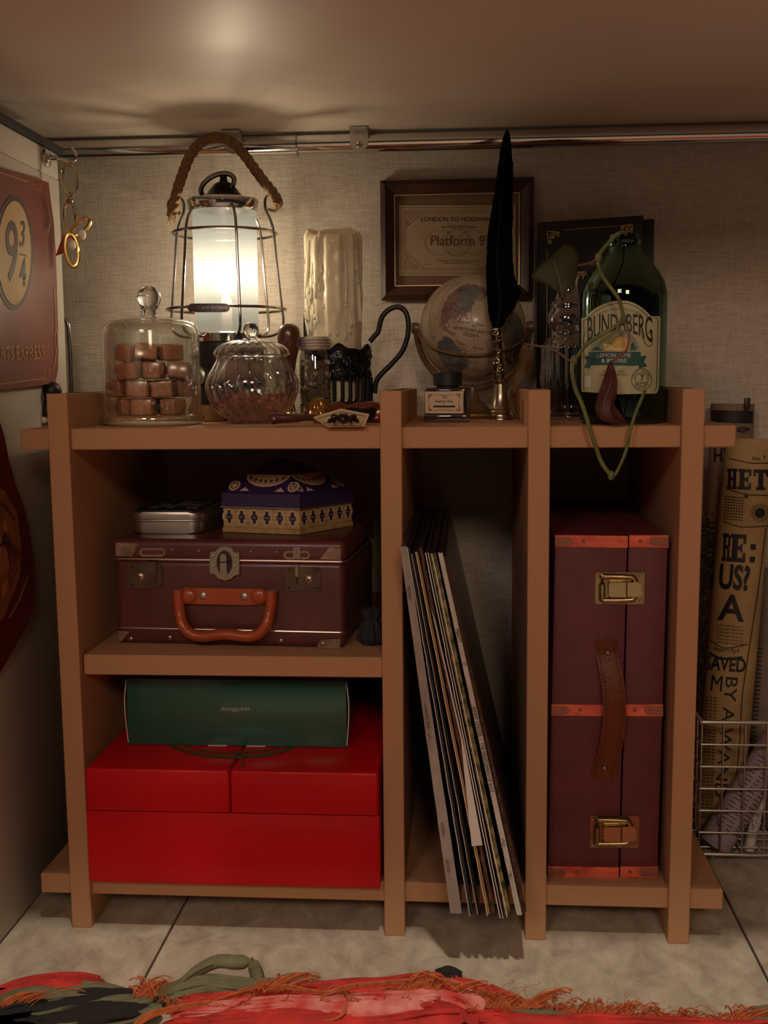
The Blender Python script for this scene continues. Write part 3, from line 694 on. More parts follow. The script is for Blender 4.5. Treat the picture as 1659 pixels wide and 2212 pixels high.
o4 = [V((A.x, 0, A.z)), V((B.x, 0, A.z)), V((B.x, 0, B.z)), V((A.x, 0, B.z))]
i4 = [V((A.x+bar, 0, A.z-bar)), V((B.x-bar, 0, A.z-bar)), V((B.x-bar, 0, B.z+bar)), V((A.x+bar, 0, B.z+bar))]
for k in range(4): fbar(o4[k], o4[(k+1) % 4], i4[k], i4[(k+1) % 4])
for k in range(4):
    a, b = i4[k], i4[(k+1) % 4]; obj('gold_lip', tube(nb(), [V((a.x, FY+.003, a.z)), V((b.x, FY+.003, b.z))], .0009, 6), pm('aged_gold', (.60, .47, .26), .35, .8), pf)
obj('mat_board', box(nb(), ((A.x+B.x)/2, FY+.0075, (A.z+B.z)/2), (fw_-2*bar, .001, fh_-2*bar)), pm('brown_mat', (.19, .125, .07), .8), pf, sm=False)
Sf = plS((0, FY+.006, 0), (0, -1, 0)); bm = nb(); poly(bm, Sf, rect(862, 443, 1114, 596), 0); tk = flat('ticket', bm, pm('ticket_paper', (.46, .36, .25), .7, var=.08, vs=30), pf)
bm = nb()
for q in (rect(873, 455, 1103, 584), rect(877, 459, 1099, 580)): rib(bm, Sf, q, 1.1, .0002, 0, True)
for k in range(46):
    x = 868+k*5.2; rib(bm, Sf, [(x, 449), (x+2, 447), (x+4, 449)], 1.1, .0002, 0); rib(bm, Sf, [(x, 589), (x+2, 591), (x+4, 589)], 1.1, .0002, 0)
for (x, y, dx, dy) in ((877, 459, 1, 1), (877, 580, 1, -1), (1099, 459, -1, 1), (1099, 580, -1, -1)): corner_orn(bm, Sf, x, y, 24, dx, dy, 1.2, .0002)
rib(bm, Sf, [(877, 490), (915, 459)], 1.5, .0002, 0); rib(bm, Sf, [(877, 545), (917, 580)], 1.5, .0002, 0)
for k in range(3): rib(bm, Sf, ell(950+k*36, 524, 32, 27, 30), .9, .0002, 0, True)
rib(bm, Sf, ell(988, 524, 26, 31, 30), .8, .0002, 0, True)
flat('ticket_border', bm, pm('tan_ink', (.27, .185, .095), .7), tk)
bm = nb(); text(bm, Sf, 'LONDON TO HOGWARTS.', 992, 474, 9.5, sx=1.02, bold=.012, h=.0003)
text(bm, Sf, 'for ONE WAY travel', 991, 490, 6.5, sx=.95, h=.0003, shear=.15)
text(bm, Sf, 'Issued subject to the Rules & Regulations of the', 988, 563, 3.4, h=.0003, sx=.95); text(bm, Sf, 'Authority aboard railway vehicles', 988, 568, 3.4, h=.0003, sx=.95); text(bm, Sf, 'No. 0294', 925, 571, 2.8, h=.0003); flat('small_lettering', bm, pm('brown_ink', (.06, .04, .03), .7), tk)
bm = nb(); text(bm, Sf, 'Platform 9\u00be', 1000, 521, 22, sx=.92, bold=.008, h=.0004); flat('large_lettering', bm, pm('sepia_ink', (.16, .09, .045), .7), tk)
bm = nb(); poly(bm, plS((0, FY+.0045, 0), (0, -1, 0)), rect(852, 421, 1122, 617), 0); flat('glazing', bm, glass('picture_glass', (.96, .95, .94), .25, .008, .12), pf)
# ---------------------------------------------------------------- globe
GLY = .25; s = sc(GLY); gc = at(1021, 710, Y=GLY); GR = 113*s
gl = thing('globe', 'antique-look globe in a wooden cradle behind the ink bottle', 'globe', (gc.x, GLY, TOP))
gb = obj('sphere', ball(nb(), gc, GR, 64, 40), pm('parchment_globe', (.42, .33, .235), .38, var=.12, vs=12, coat=.25), gl)
S = sphS(gc, GR)
land1 = [(952, 690), (957, 660), (968, 640), (990, 622), (1010, 612), (1030, 616), (1048, 622), (1052, 640), (1040, 650), (1024, 648), (1018, 655), (1018, 672), (1002, 676), (986, 684), (970, 692), (962, 700), (968, 712), (985, 722), (978, 726), (962, 716), (950, 705)]
land2 = [(945, 740), (962, 726), (976, 732), (990, 750), (996, 764), (1012, 786), (1006, 796), (990, 804), (975, 802), (958, 790), (950, 772), (944, 758)]
land3 = [(1088, 706), (1098, 690), (1108, 672), (1120, 682), (1130, 705), (1131, 730), (1124, 752), (1112, 778), (1100, 790), (1090, 778), (1092, 750), (1084, 730)]
lm = [pm('land_rose', (.20, .125, .105), .6, var=.35, vs=60), pm('land_grey', (.13, .125, .115), .6, var=.4, vs=60), pm('land_dark', (.12, .105, .09), .6, var=.35, vs=60)]
def rough(P, am=1.6):
    o = []
    for i, (x, y) in enumerate(P):
        x2, y2 = P[(i+1) % len(P)]
        for k in range(5):
            t = k/5; o.append((x+(x2-x)*t+random.uniform(-am, am), y+(y2-y)*t+random.uniform(-am, am)))
    return o
for P, m_ in ((land1, lm[0]), (land2, lm[1]), (land3, lm[2])):
    bm = nb(); poly(bm, S, rough(P), .0002, 9); flat('continent', bm, m_, gb)
bm = nb(); poly(bm, S, rough([(1000, 626), (1022, 618), (1044, 626), (1030, 642), (1016, 668), (998, 668), (990, 650), (984, 640)]), .0004, 9); flat('continent', bm, lm[1], gb)
bm = nb()
for i in range(150):
    P = random.choice((land1, land1, land2, land3)); x = sum(p[0] for p in P)/len(P)+random.gauss(0, 17); y = sum(p[1] for p in P)/len(P)+random.gauss(0, 22)
    if (x-1021)**2+(y-710)**2 > 104**2 or 1050 < x < 1080: continue
    a = random.random()*6; rib(bm, S, [(x, y), (x+4*math.cos(a), y+4*math.sin(a)), (x+7*math.cos(a+.8), y+7*math.sin(a+.8))], .7, .0006, 2)
for k in range(12):
    x, y = 985+k*1.5, 735+k*4; rib(bm, S, [(x, y), (x+14+k % 3*4, y+5)], .6, .0005, 0)
for i in range(7):
    t = -1.2+i*.4; rib(bm, S, [(1021+100*math.sin(t)*math.cos(q)-10*math.sin(q), 710-100*math.sin(q)*.98+8*math.sin(t)) for q in [-1.3+.26*j for j in range(11)]], .5, .0003, 0)
text(bm, S, 'NORTH ATLANTIC', 1020, 714, 7, rot=.16, h=.0006, step=6); text(bm, S, 'OCEAN', 1017, 724, 7, rot=.15, h=.0006, step=6)
for x, y, t_ in ((995, 695, 'Azores'), (1040, 702, 'Madeira'), (1032, 752, 'Cape Verde'), (1030, 800, 'Ascension')): text(bm, S, t_, x, y, 3.5, rot=.15, h=.0006)
flat('map_lettering', bm, pm('map_ink', (.06, .045, .04), .7), gb)
wood_g = pm('olive_wood', (.15, .085, .035), .35, var=.3, vs=50, coat=.3)
P = [gc+V((-(GR+.001)*math.cos(t)*1.01, -.002-math.sin(t)*GR*.86, -math.sin(t)*GR*.52)) for t in [PI*i/36 for i in range(37)]]
obj('half_ring', tube(nb(), P, .0014, 8), wood_g, gl)
P = [gc+V((-(GR+.0035)*math.cos(t), 0, -(GR+.004)*math.sin(t)*1.05)) for t in [PI*i/36 for i in range(37)]]
bm = nb(); tube(bm, P, .0034, 8, flatn=1.3, up=(0, 1, 0)); obj('cradle_arc', bm, wood_g, gl)
for sx in (-1, 1):
    obj('pivot', lathe(nb(), gc+V((sx*(GR+.0045), 0, .001)), [(0, -.004), (.0055, -.004), (.0065, 0), (.0055, .004), (0, .004)], 20, axis=(1, 0, 0)), wood_g, gl)
zb = gc.z-(GR+.004)*1.05
obj('foot', lathe(nb(), (gc.x, GLY, 0), [(0, TOP+.0003), (.034, TOP+.0003), (.036, TOP+.002), (.034, TOP+.005), (.018, TOP+.009), (.007, min(zb, TOP+.02)), (.005, zb+.001), (0, zb+.001)], 40), wood_g, gl)
obj('brass_rim', tube(nb(), [V((gc.x+.0355*math.cos(t), GLY+.0355*math.sin(t), TOP+.003)) for t in [2*PI*i/48 for i in range(48)]], .002, 8, closed=True), gold, gl)
# ---------------------------------------------------------------- ink bottle
IY = .105; s = sc(IY); ix = at(959, 880, Y=IY).x
ib = thing('ink_bottle', 'square glass ink bottle with black cap and cream label', 'bottle', (at(967, 900, Y=.12).x, .122, TOP), rotz=-.10)
zI = lambda y: at(960, y, Y=IY).z-TOP
iw = .0395; dpt = .036
obj('glass_block', box(nb(), (0, 0, .002+.0145), (iw, dpt, .029+.003), bev=.0022, seg=3), pm('ink_glass', (.012, .010, .014), .05, coat=1), ib, local=True)
obj('glass_foot', box(nb(), (0, 0, .0040), (iw+.0012, dpt+.0012, .0076), bev=.0018, seg=3), glass('foot_glass', (.35, .32, .34), .9, .25, .08, blend=.5), ib, local=True)
bm = lathe(nb(), (0, 0, 0), [(0, .030), (.0105, .031), (.0105, .034), (.0135, .0345), (.0138, .046), (.0128, .0472), (0, .0475)], 40, fn=lambda r, z, a: r*(1+(.012*abs(math.sin(20*a)) if r > .013 else 0))); obj('cap', bm, black, ib, local=True)
Rt = ROOT[ib.name]; n = (Rt.to_3x3() @ V((0, -1, 0))); Si = plS(Rt @ V((0, -dpt/2, 0)), n)
bm = nb(); poly(bm, Si, [(918, 846), (1001, 845), (1001, 893), (919, 893)], .0003); lb = flat('paper_label', bm, pm('label_paper', (.66, .50, .33), .65), ib)
bm = nb()
for (x, y, dx, dy) in ((925, 852, 1, 1), (994, 851, -1, 1), (925, 887, 1, -1), (994, 887, -1, -1)): corner_orn(bm, Si, x, y, 8, dx, dy, 1, .0005)
for P in ([(938, 852), (960, 854), (982, 852)], [(938, 887), (960, 885), (982, 887)], [(926, 862), (928, 870), (926, 878)], [(993, 862), (991, 870), (993, 878)]): rib(bm, Si, P, 1, .0005)
flat('label_border', bm, pm('copper_ink', (.25, .10, .04), .6), lb)
bm = nb(); text(bm, Si, 'The', 959, 858, 6, shear=.3, h=.0005); text(bm, Si, 'Feather Pen', 959, 867, 5.8, bold=.02, h=.0005); text(bm, Si, 'ink', 959, 873, 2.6, h=.0005); poly(bm, Si, rect(936, 876, 983, 880), .0005); flat('label_lettering', bm, ink, lb)
# ---------------------------------------------------------------- quill in its brass stand
QY = .165; s = sc(QY); c, P = lpx(QY, 1081, [(24, 904), (25, 900), (24, 896), (21, 894), (22, 890), (20, 886), (21, 883), (18, 880), (15, 850), (13, 830), (16, 826), (16, 822), (11, 820), (0, 820)])
z_ = P[0][1]; P = [(0, TOP+.0003), (25*s, TOP+.0003)]+[(r, max(z, TOP+.001)) for r, z in P]
qs = thing('pen_stand', 'antique brass stand shaped like a small column holding the quill', 'stand', (c.x, QY, TOP))
obj('turned_foot', lathe(nb(), c, P, 40), pm('pewter_brass', (.42, .34, .25), .26, 1, var=.15, vs=90), qs)
ql = thing('quill_pen', 'long black feather quill with ornate scrollwork metal grip', 'pen', (c.x, QY, at(1081, 822, Y=QY).z))
zq = lambda y: at(1075, y, Y=QY).z
gx2 = at(1073, 765, Y=QY).x
c2 = V((gx2, QY, 0)); gp0 = V((at(1079, 822, Y=QY).x, QY, zq(822))); gp1 = V((at(1071, 708, Y=QY).x, QY, zq(708)))
obj('grip', tube(nb(), [gp0, gp0.lerp(gp1, .5), gp1.lerp(gp0, .04), gp1], [10.5*s, 10.5*s, 10.5*s, 12*s], 20), pm('dark_bronze_grip', (.05, .035, .022), .4, .8), ql)
Sg = cylS(gp0, gp1, 11*s); bm = nb()
for k, y in enumerate((812, 797, 781, 765, 749, 733, 719)):
    x = 1071.5+(y-708)*.07
    tube(bm, [Sg(u, v, .0004) for u, v in spiral(x+(3.5 if k % 2 else -3), y, 8, 1.35, k*2.2, 1 if k % 2 else -1, 14)], 1.15*s, 5)
    tube(bm, [Sg(u, v, .0004) for u, v in spiral(x+(-5 if k % 2 else 5), y+7, 4, 1.1, k, 1, 9)], .9*s, 5)
gdir = (gp1-gp0).normalized()
for f in (.0, .97): 
    cc = gp0.lerp(gp1, f); tube(bm, [cc-gdir*.0008, cc+gdir*.0008], 13*s, 20)
obj('scrollwork', bm, pm('worn_gold', (.50, .38, .20), .32, 1), ql)
Lf = [(1094, 281), (1086, 300), (1080, 330), (1074, 375), (1070, 410), (1064, 440), (1060, 470), (1054, 500), (1052, 540), (1050, 580), (1050, 620), (1052, 650), (1055, 680), (1060, 700), (1064, 712)]
Rf = [(1097, 281), (1103, 300), (1105, 330), (1109, 375), (1108, 410), (1107, 440), (1109, 470), (1106, 500), (1107, 540), (1109, 580), (1112, 605), (1127, 634), (1113, 668), (1096, 690), (1084, 712)]
bm = nb(); nrow = 70
def samp(P, t): 
    f = t*(len(P)-1); i = min(int(f), len(P)-2); k = f-i; return P[i][0]+(P[i+1][0]-P[i][0])*k, P[i][1]+(P[i+1][1]-P[i][1])*k
rows = []
for j in range(nrow+1):
    t = j/nrow; l = samp(Lf, t); r = samp(Rf, t); row = []
    jr = random.uniform(-1.2, 1.6) if j % 2 else 0; jl = random.uniform(-.7, .7)
    for k in range(9):
        f = k/8; x = l[0]+jl+(r[0]+jr-l[0]-jl)*f; y = l[1]*(1-f)+r[1]*f
        sp_ = .42; d = abs(f-sp_)/(1-sp_ if f > sp_ else sp_)
        row.append(bm.verts.new(at(x, y-3*d, Y=QY-.003+.006*d*d+.010*math.sin(t*3)+(.0006 if j % 2 else 0))))
    rows.append(row)
for A_, B_ in zip(rows, rows[1:]):
    for k in range(8): bm.faces.new((A_[k], A_[k+1], B_[k+1], B_[k]))
bmesh.ops.solidify(bm, geom=bm.faces[:], thickness=.0008)
obj('feather_vane', bm, pm('black_feather', (.004, .004, .0045), .9, spec=.05), ql)
P = []
for j in range(12):
    t = .02+.98*j/11; l = samp(Lf, t); r = samp(Rf, t); P.append(at(l[0]*.58+r[0]*.42, l[1]*.58+r[1]*.42, Y=QY-.0036+.010*math.sin(t*3)))
obj('quill_shaft', tube(nb(), cr(P+[gp1], 4), [.0005+.0012*i/48 for i in range(49)][:len(cr(P+[gp1], 4))], 6), pm('black_quill', (.006, .006, .006), .8, spec=.1), ql)
# ---------------------------------------------------------------- book leaning behind
BYl, BYr = .287, .248
q0 = at(1161, 484, Y=BYl); q1 = at(1389, 466, Y=BYr)
bk = thing('book', 'large black hardback with gold corner ornaments standing behind green bottle', 'book', ((q0.x+q1.x)/2, .30, TOP))
ex = V((q1.x-q0.x, BYr-BYl, 0)).normalized(); bn = V((ex.y, -ex.x, 0)); hb = q0.z-TOP-.0005
wbk = (V((q1.x, BYr, 0))-V((q0.x, BYl, 0))).length
oB = V((q0.x, BYl, TOP+.0005))
def plate(bm, o, w_, h_, t_, bev=.0006): hexa(bm, [o+V((0, 0, h_)), o+ex*w_+V((0, 0, h_)), o+ex*w_, o], -bn*t_, bev); return bm
q1z = q1.z-TOP
hbk = max(hb, q1z)
obj('front_cover', plate(nb(), oB, wbk, hbk, .0025), pm('black_cover', (.012, .013, .014), .5, spec=.3), bk)
obj('pages', plate(nb(), oB-bn*.0026+V((0, 0, .003)), wbk-.004, hbk-.006, .0145), pm('page_edges', (.32, .25, .22), .8, var=.2, vs=500, stretch=(1, 1, .02)), bk)
obj('back_cover', plate(nb(), oB-bn*.0173+ex*.004, wbk+.004, hbk-.002, .0025), pm('black_cover', (0, 0, 0)), bk)
obj('spine', plate(nb(), oB-bn*.0, .003, hbk, .0195), pm('black_cover', (0, 0, 0)), bk)
Sb = plS(oB, bn); bm = nb()
for (x, y, dx, dy) in ((1183, 500, 1, 1), (1366, 486, -1, 1)): corner_orn(bm, Sb, x, y, 24, dx, dy, 1.8, .0003)
rib(bm, Sb, [(1215, 497), (1335, 488)], 1, .0003, 0); rib(bm, Sb, [(1182, 540), (1180, 860)], 1, .0003, 0); rib(bm, Sb, [(1369, 520), (1370, 860)], 1, .0003, 0)
text(bm, Sb, 'UPP. D', 1262, 595, 17, sx=.8, bold=.0, h=.0003, rot=-.06); text(bm, Sb, 'PUBLISHED BY FAMOUS AUTHORS', 1275, 571, 4.4, h=.0003, rot=-.06)
flat('gold_ornament', bm, goldink, bk)
# ---------------------------------------------------------------- hobnail glass bottle
HY = .165; s = sc(HY); hx = at(1224, 800, Y=HY).x; zH = lambda y: at(1224, y, Y=HY).z
hb_ = thing('glass_decanter', 'clear hobnail glass bottle standing left behind the green bottle', 'bottle', (hx, HY, TOP))
P = [(0, TOP+.0003), (46*s, TOP+.0003), (50*s, zH(893)), (52*s, zH(880)), (52*s, zH(760)), (48*s, zH(740)), (38*s, zH(728)), (36*s, zH(716)), (40*s, zH(706)), (44*s, zH(697)), (42*s, zH(680)), (36*s, zH(668)), (34*s, zH(655)), (26*s, zH(645)), (22*s, zH(625)), (22*s, zH(600)), (25*s, zH(596))]
P = [(p.x, p.z) for p in cr([V((r, 0, z)) for r, z in P], 7)]
def hob(r, z, a):
    if zH(885) < z < zH(745): 
        return r*(1+.09*abs(math.sin(a*9))*abs(math.sin((z-TOP)*PI/.0125)))
    return r
bm = lathe(nb(), (hx, HY, 0), P, 144, fn=hob); obj('bottle_body', bm, glass('hobnail_glass', (.80, .80, .80), .85, .09, .05, blend=.5), hb_, ang=80)
# ---------------------------------------------------------------- green bottle
NY = .067; s = sc(NY); nx = at(1344, 780, Y=NY).x; zN = lambda y: at(1344, y, Y=NY).z
gbt = thing('green_bottle', 'green glass soft drink bottle with cream label, used as vase', 'bottle', (nx, NY, TOP))
P = [(0, TOP+.0003), (78*s, TOP+.0003), (87*s, TOP+.003), (90*s, TOP+.010), (91*s, zN(650)), (90*s, zN(632)), (85*s, zN(612)), (74*s, zN(590)), (60*s, zN(572)), (46*s, zN(557)), (37*s, zN(545)), (33*s, zN(536)), (33*s, zN(526)), (35*s, zN(523)), (35*s, zN(519)), (31*s, zN(516)), (31*s, zN(508)), (28*s, zN(506)), (26*s, zN(508))]
bm = nb(); lathe(bm, (nx, NY, 0), P, 72); lathe(bm, (nx, NY, 0), [(max(r-.003, 0), z+(.004 if z < TOP+.006 else -.0004)) for r, z in P[:-1]][::-1], 72)
obj('bottle_glass', bm, glass('green_glass', (.018, .13, .065), .75, .05, .03, ecol=(.5, .8, .6), blend=.3), gbt)
RN = 91*s; S = cylS((nx, NY, 0), (nx, NY, 1), RN)
out = [(1256, 687), (1263, 686), (1268, 681), (1279, 671), (1291, 663), (1306, 656), (1323, 651), (1340, 649), (1356, 650), (1371, 655), (1386, 664), (1398, 674), (1406, 683), (1424, 683), (1427, 687), (1423, 840), (1418, 850), (1330, 852), (1256, 846)]
bm = nb(); poly(bm, S, out, .0003, 7); lb = flat('paper_label', bm, pm('label_cream', (.44, .42, .245), .6, var=.05, vs=40), gbt)
def shrink(P, k, cx=1340, cy=760): return [(cx+(x-cx)*(1-k/85), cy+(y-cy)*(1-k/100)) for x, y in P]
bm = nb(); rib(bm, S, shrink(out, 5), 1.3, .0005, 0, True)
K = pm('label_black', (.02, .016, .014), .6)
def arch(a, b): return a, b-.00155*a*a*1.0+ (0)
def arc_mp(R):
    def f(a, b):
        t = a/R; return (R+b)*math.sin(t), (R+b)*math.cos(t)-R
    return f
def bun(a, b):
    k = 1+.010*abs(a); return a, b*k*1.45-.0034*a*a-(k-1)*3
text(bm, S, 'BUNDABERG', 1339, 698, 23, sx=.76, bold=.008, h=.0006, mp=bun, step=5)
rib(bm, S, [(1381, 702), (1386, 722), (1393, 740), (1402, 748), (1409, 742), (1408, 726), (1401, 718)], 1.3, .0006)
rib(bm, S, [(1277, 720), (1269, 735), (1260, 744), (1260, 730), (1266, 718)], 1, .0006)
rib(bm, S, ell(1386, 820, 22, 24, 30), 1, .0006, 0, True); rib(bm, S, ell(1386, 820, 14, 15, 30), 1, .0006, 0, True)
text(bm, S, '7', 1387, 817, 11, bold=.02, h=.0006); text(bm, S, 'DAYS', 1386, 828, 6, bold=.01, h=.0006); text(bm, S, 'over', 1386, 809, 4, h=.0006)
for k, ch in enumerate('CRAFT BREWED'):
    a = math.radians(-78+k*14-0); text(bm, S, ch, 1386+18*math.sin(a), 820-19.5*math.cos(a), 4.6, rot=a, h=.0006)
for k, ch in enumerate('GENUINELY'):
    a = math.radians(180+56-k*14); text(bm, S, ch, 1386+18*math.sin(a), 820-19.5*math.cos(a), 4.6, rot=a+PI, h=.0006)
flat('label_lettering', bm, K, lb)
bm = nb(); text(bm, S, 'AUSTRALIAN', 1325, 802, 5.6, sx=1.05, bold=.01, h=.0006); flat('olive_lettering', bm, pm('olive_ink', (.20, .17, .07), .6), lb); bm = nb(); text(bm, S, 'FAMILY OWNED', 1325, 809.5, 5.6, sx=1.05, bold=.01, h=.0006); flat('olive_lettering', bm, pm('olive_ink', (.20, .17, .07), .6), lb); bm = nb(); text(bm, S, 'NATURALLY BREWED SPARKLING DRINK', 1338, 667, 4, h=.0006, mp=arc_mp(90)); flat('olive_lettering', bm, pm('olive_ink', (.20, .17, .07), .6), lb); bm = nb(); text(bm, S, '375 mL', 1330, 821, 3.2, h=.0006)
flat('olive_lettering', bm, pm('olive_ink', (.20, .17, .07), .6), lb)
bm = nb(); poly(bm, S, [(x, y) for x, y in ell(1328, 757, 53, 48, 24, t0=PI, t1=2*PI)], .0004, 7); flat('arch_panel', bm, pm('sage_ink', (.26, .29, .20), .6), lb)
bm = nb(); poly(bm, S, ell(1342, 745, 19, 18, 24), .0007, 8); flat('lemon_half', bm, pm('lemon_ink', (.60, .38, .10), .6), lb)
bm = nb(); poly(bm, S, [(1303, 741), (1318, 744), (1330, 752), (1350, 750), (1357, 757), (1304, 757)], .0009, 8); flat('lemon_wedge', bm, pm('pale_lemon_ink', (.66, .53, .26), .6), lb)
bm = nb(); poly(bm, S, ell(1306, 737, 12, 12, 20), .0006, 8); poly(bm, S, ell(1328, 723, 13, 9, 20, rot=-.4), .0006, 8); flat('lime', bm, pm('lime_ink', (.24, .25, .08), .6), lb)
bm = nb(); poly(bm, S, [(1272, 760), (1362+22, 760), (1384, 789), (1368, 790), (1300, 788), (1272, 789)], .0008, 6)
poly(bm, S, [(1272, 768), (1263, 771), (1267, 781), (1262, 794), (1274, 796), (1275, 780)], .0007, 6); poly(bm, S, [(1384, 770), (1397, 768), (1391, 781), (1398, 791), (1380, 796), (1380, 780)], .0007, 6)
for P in ([(1300, 757), (1290, 748), (1284, 753), (1277, 757)], [(1362, 757), (1362, 745), (1368, 738), (1371, 748), (1364, 757)], [(1366, 757), (1372, 749), (1376, 748), (1372, 757)]): poly(bm, S, P, .0006, 6)
flat('ribbon_banner', bm, pm('teal_ink', (.018, .085, .072), .6), lb)
bm = nb(); text(bm, S, 'LEMON, LIME', 1326, 768, 8.6, sx=1.05, h=.0011); text(bm, S, '& BITTERS', 1326, 779.5, 8.2, sx=1.05, bold=.025, h=.0011); poly(bm, S, rect(1262, 812, 1276, 836), .0006, 6)
flat('white_lettering', bm, pm('white_ink', (.62, .60, .52), .6), lb)
# vine growing out of it
vn = thing('trailing_vine', 'green trailing vine hanging from the green bottle over the shelf edge', 'plant', (nx, .02, zN(505)))
green = pm('vine_green', (.13, .15, .045), .5, var=.3, vs=60); redst = pm('vine_red', (.20, .06, .035), .5)
def stem(pts, r=.0016, m_=green, nm='stem', par=vn): return obj(nm, tube(nb(), cr([at(x, y, Y=Y) for x, y, Y in pts], 6), r, 8), m_, par)
stem([(1350, 560, .067), (1352, 520, .060), (1350, 503, .050), (1333, 506, .030), (1312, 527, .018), (1297, 546, .012), (1291, 560, .010), (1299, 592, .010), (1318, 620, .010), (1336, 645, .010), (1343, 668, .010), (1347, 690, .010)], .0016)
stem([(1347, 690, .010), (1335, 700, .010), (1308, 718, .010), (1280, 735, .010), (1260, 752, .010), (1247, 770, .008), (1237, 782, .004)], .0016)
stem([(1237, 782, .004), (1236, 805, .002), (1243, 840, .0), (1256, 870, -.004), (1267, 902, -.008), (1275, 930, -.010), (1287, 965, -.010), (1300, 1000, -.010), (1319, 1026, -.010)], .0018)
stem([(1319, 1026, -.010), (1328, 1026, -.010), (1338, 1008, -.010), (1350, 980, -.010), (1357, 955, -.010), (1363, 925, -.010), (1372, 895, -.008), (1382, 870, -.002), (1390, 852, .008), (1393, 845, .012)], .0014)
for x, y, Y in ((1347, 690, .010), (1240, 778, .005), (1320, 1027, -.010), (1293, 556, .010)): obj('node', ball(nb(), at(x, y, Y=Y), .003, 12, 8, (1, 1, 1.4)), green, vn)
def leaf(pts, Y, bend, base, mat, mid, label):
    # outline in photo measures; a bent blade with thickness and a midrib
    cx_ = sum(p[0] for p in pts)/len(pts); cy_ = sum(p[1] for p in pts)/len(pts)
    O = [(p.x, p.y) for p in cr([V((x, y, 0)) for x, y in pts], 5, True)]; bm = nb(); rings = []
    for k, f in enumerate((1, .75, .5, .25)):
        rings.append([bm.verts.new(at(cx_+(x-cx_)*f, cy_+(y-cy_)*f, Y=Y+bend*(f*f)*math.cos(2*math.atan2(y-cy_, x-cx_)))) for x, y in O])
    c_ = bm.verts.new(at(cx_, cy_, Y=Y)); n_ = len(O)
    for A_, B_ in zip(rings, rings[1:]):
        for i in range(n_): bm.faces.new((A_[i], A_[(i+1) % n_], B_[(i+1) % n_], B_[i]))
    for i in range(n_): bm.faces.new((rings[-1][i], rings[-1][(i+1) % n_], c_))
    bmesh.ops.solidify(bm, geom=bm.faces[:], thickness=.0006)
    lf = obj('leaf', bm, mat, vn, label=label, ang=80)
    P = cr([at(x, y, Y=Y-.0012+bend*.1) for x, y in mid], 4); obj('midrib', tube(nb(), P, .0005, 6), pm('rib_green', (.12, .11, .05), .6), lf)
lfm = pm('leaf_olive', (.075, .078, .030), .6, var=.25, vs=30)
leaf([(1250, 572), (1247, 545), (1230, 529), (1212, 531), (1196, 548), (1170, 570), (1150, 592), (1150, 602), (1175, 613), (1200, 628), (1216, 652), (1224, 630), (1243, 605)], .035, .004, None, lfm, [(1194, 558), (1204, 588), (1215, 636)], 'large olive heart-shaped leaf')
leaf([(1318, 780), (1330, 805), (1334, 835), (1330, 862), (1321, 885), (1330, 903), (1356, 915), (1322, 915), (1298, 906), (1285, 885), (1290, 858), (1303, 820)], .004, .005, None, pm('leaf_red', (.17, .042, .032), .5, var=.3, vs=30, vcol=(.10, .06, .03)), [(1318, 782), (1318, 830), (1305, 870), (1312, 900), (1340, 913)], 'long reddish leaf')
leaf([(1132, 741), (1143, 750), (1148, 775), (1142, 805), (1128, 830), (1112, 848), (1107, 850), (1108, 825), (1118, 790), (1122, 760)], .10, .003, None, pm('leaf_ochre', (.19, .10, .035), .5, var=.2, vs=30), [(1132, 742), (1136, 780), (1112, 848)], 'drooping brownish leaf')
leaf([(1104, 842), (1112, 850), (1112, 880), (1122, 900), (1120, 906), (1104, 888), (1098, 862)], .12, .002, None, pm('leaf_ochre', (0, 0, 0)), [(1106, 845), (1105, 875), (1119, 903)], 'small curled brownish leaf')
stem([(1293, 556, .010), (1282, 564, .014), (1268, 570, .022), (1250, 573, .033)], .0010, pm('petiole_brown', (.17, .085, .05), .5), 'petiole')
stem([(1244, 776, .006), (1228, 778, .02), (1212, 765, .04), (1190, 753, .07), (1160, 747, .09), (1133, 743, .10)], .0010, pm('petiole_brown', (0, 0, 0)), 'petiole')
stem([(1349, 692, .010), (1357, 712, .008), (1358, 735, .006), (1352, 758, .004), (1335, 772, .003), (1319, 782, .003)], .0010, redst, 'petiole')
stem([(1110, 846, .11), (1114, 842, .105), (1116, 836, .10)], .0008, green, 'petiole')
# ---------------------------------------------------------------- key ring on a hook
hk = thing('wall_hook', 'small chrome screw hook on the cabinet side', 'hook', tuple(at(100, 342, X=PX+.001)))
h0 = at(97, 342, X=PX+.0005)
obj('hook_plate', lathe(nb(), h0, [(0, 0), (.0085, 0), (.0085, .003), (.006, .0045), (.0035, .005), (.003, .012), (0, .012)], 28, axis=(1, 0, 0)), chrome, hk)
Hy = h0.y
P = [h0+V((.010, 0, 0)), h0+V((.018, 0, -.001)), h0+V((.0255, 0, -.0045)), h0+V((.030, 0, -.002)), h0+V((.031, 0, .003)), h0+V((.0275, 0, .009))]
obj('hook', tube(nb(), cr(P, 5), .0014, 10), chrome, hk)
kr = thing('key_ring', 'gold key ring with round charms and a red tag hanging from hook', 'keyring', tuple(h0+V((.0265, 0, -.006))))
s = sc(Hy)
k0 = at(151, 358, Y=Hy)
def ringp(cx, cy, a, b, r, Y, m_, nm, tilt=0, dy=0):
    c = at(cx, cy, Y=Y); P = []
    for i in range(32):
        t = 2*PI*i/32; u = a*s*math.cos(t); v = b*s*math.sin(t)
        P.append(c+V((u*math.cos(tilt)-v*math.sin(tilt), math.sqrt(max(0, 1-(a/max(a, b))**2))*a*s*2.0*math.cos(t)*dy*.12, u*math.sin(tilt)+v*math.cos(tilt))))
    return obj(nm, tube(nb(), P, r, 8, closed=True), m_, kr)
pg = pm('pale_gold', (.62, .50, .30), .2, 1)
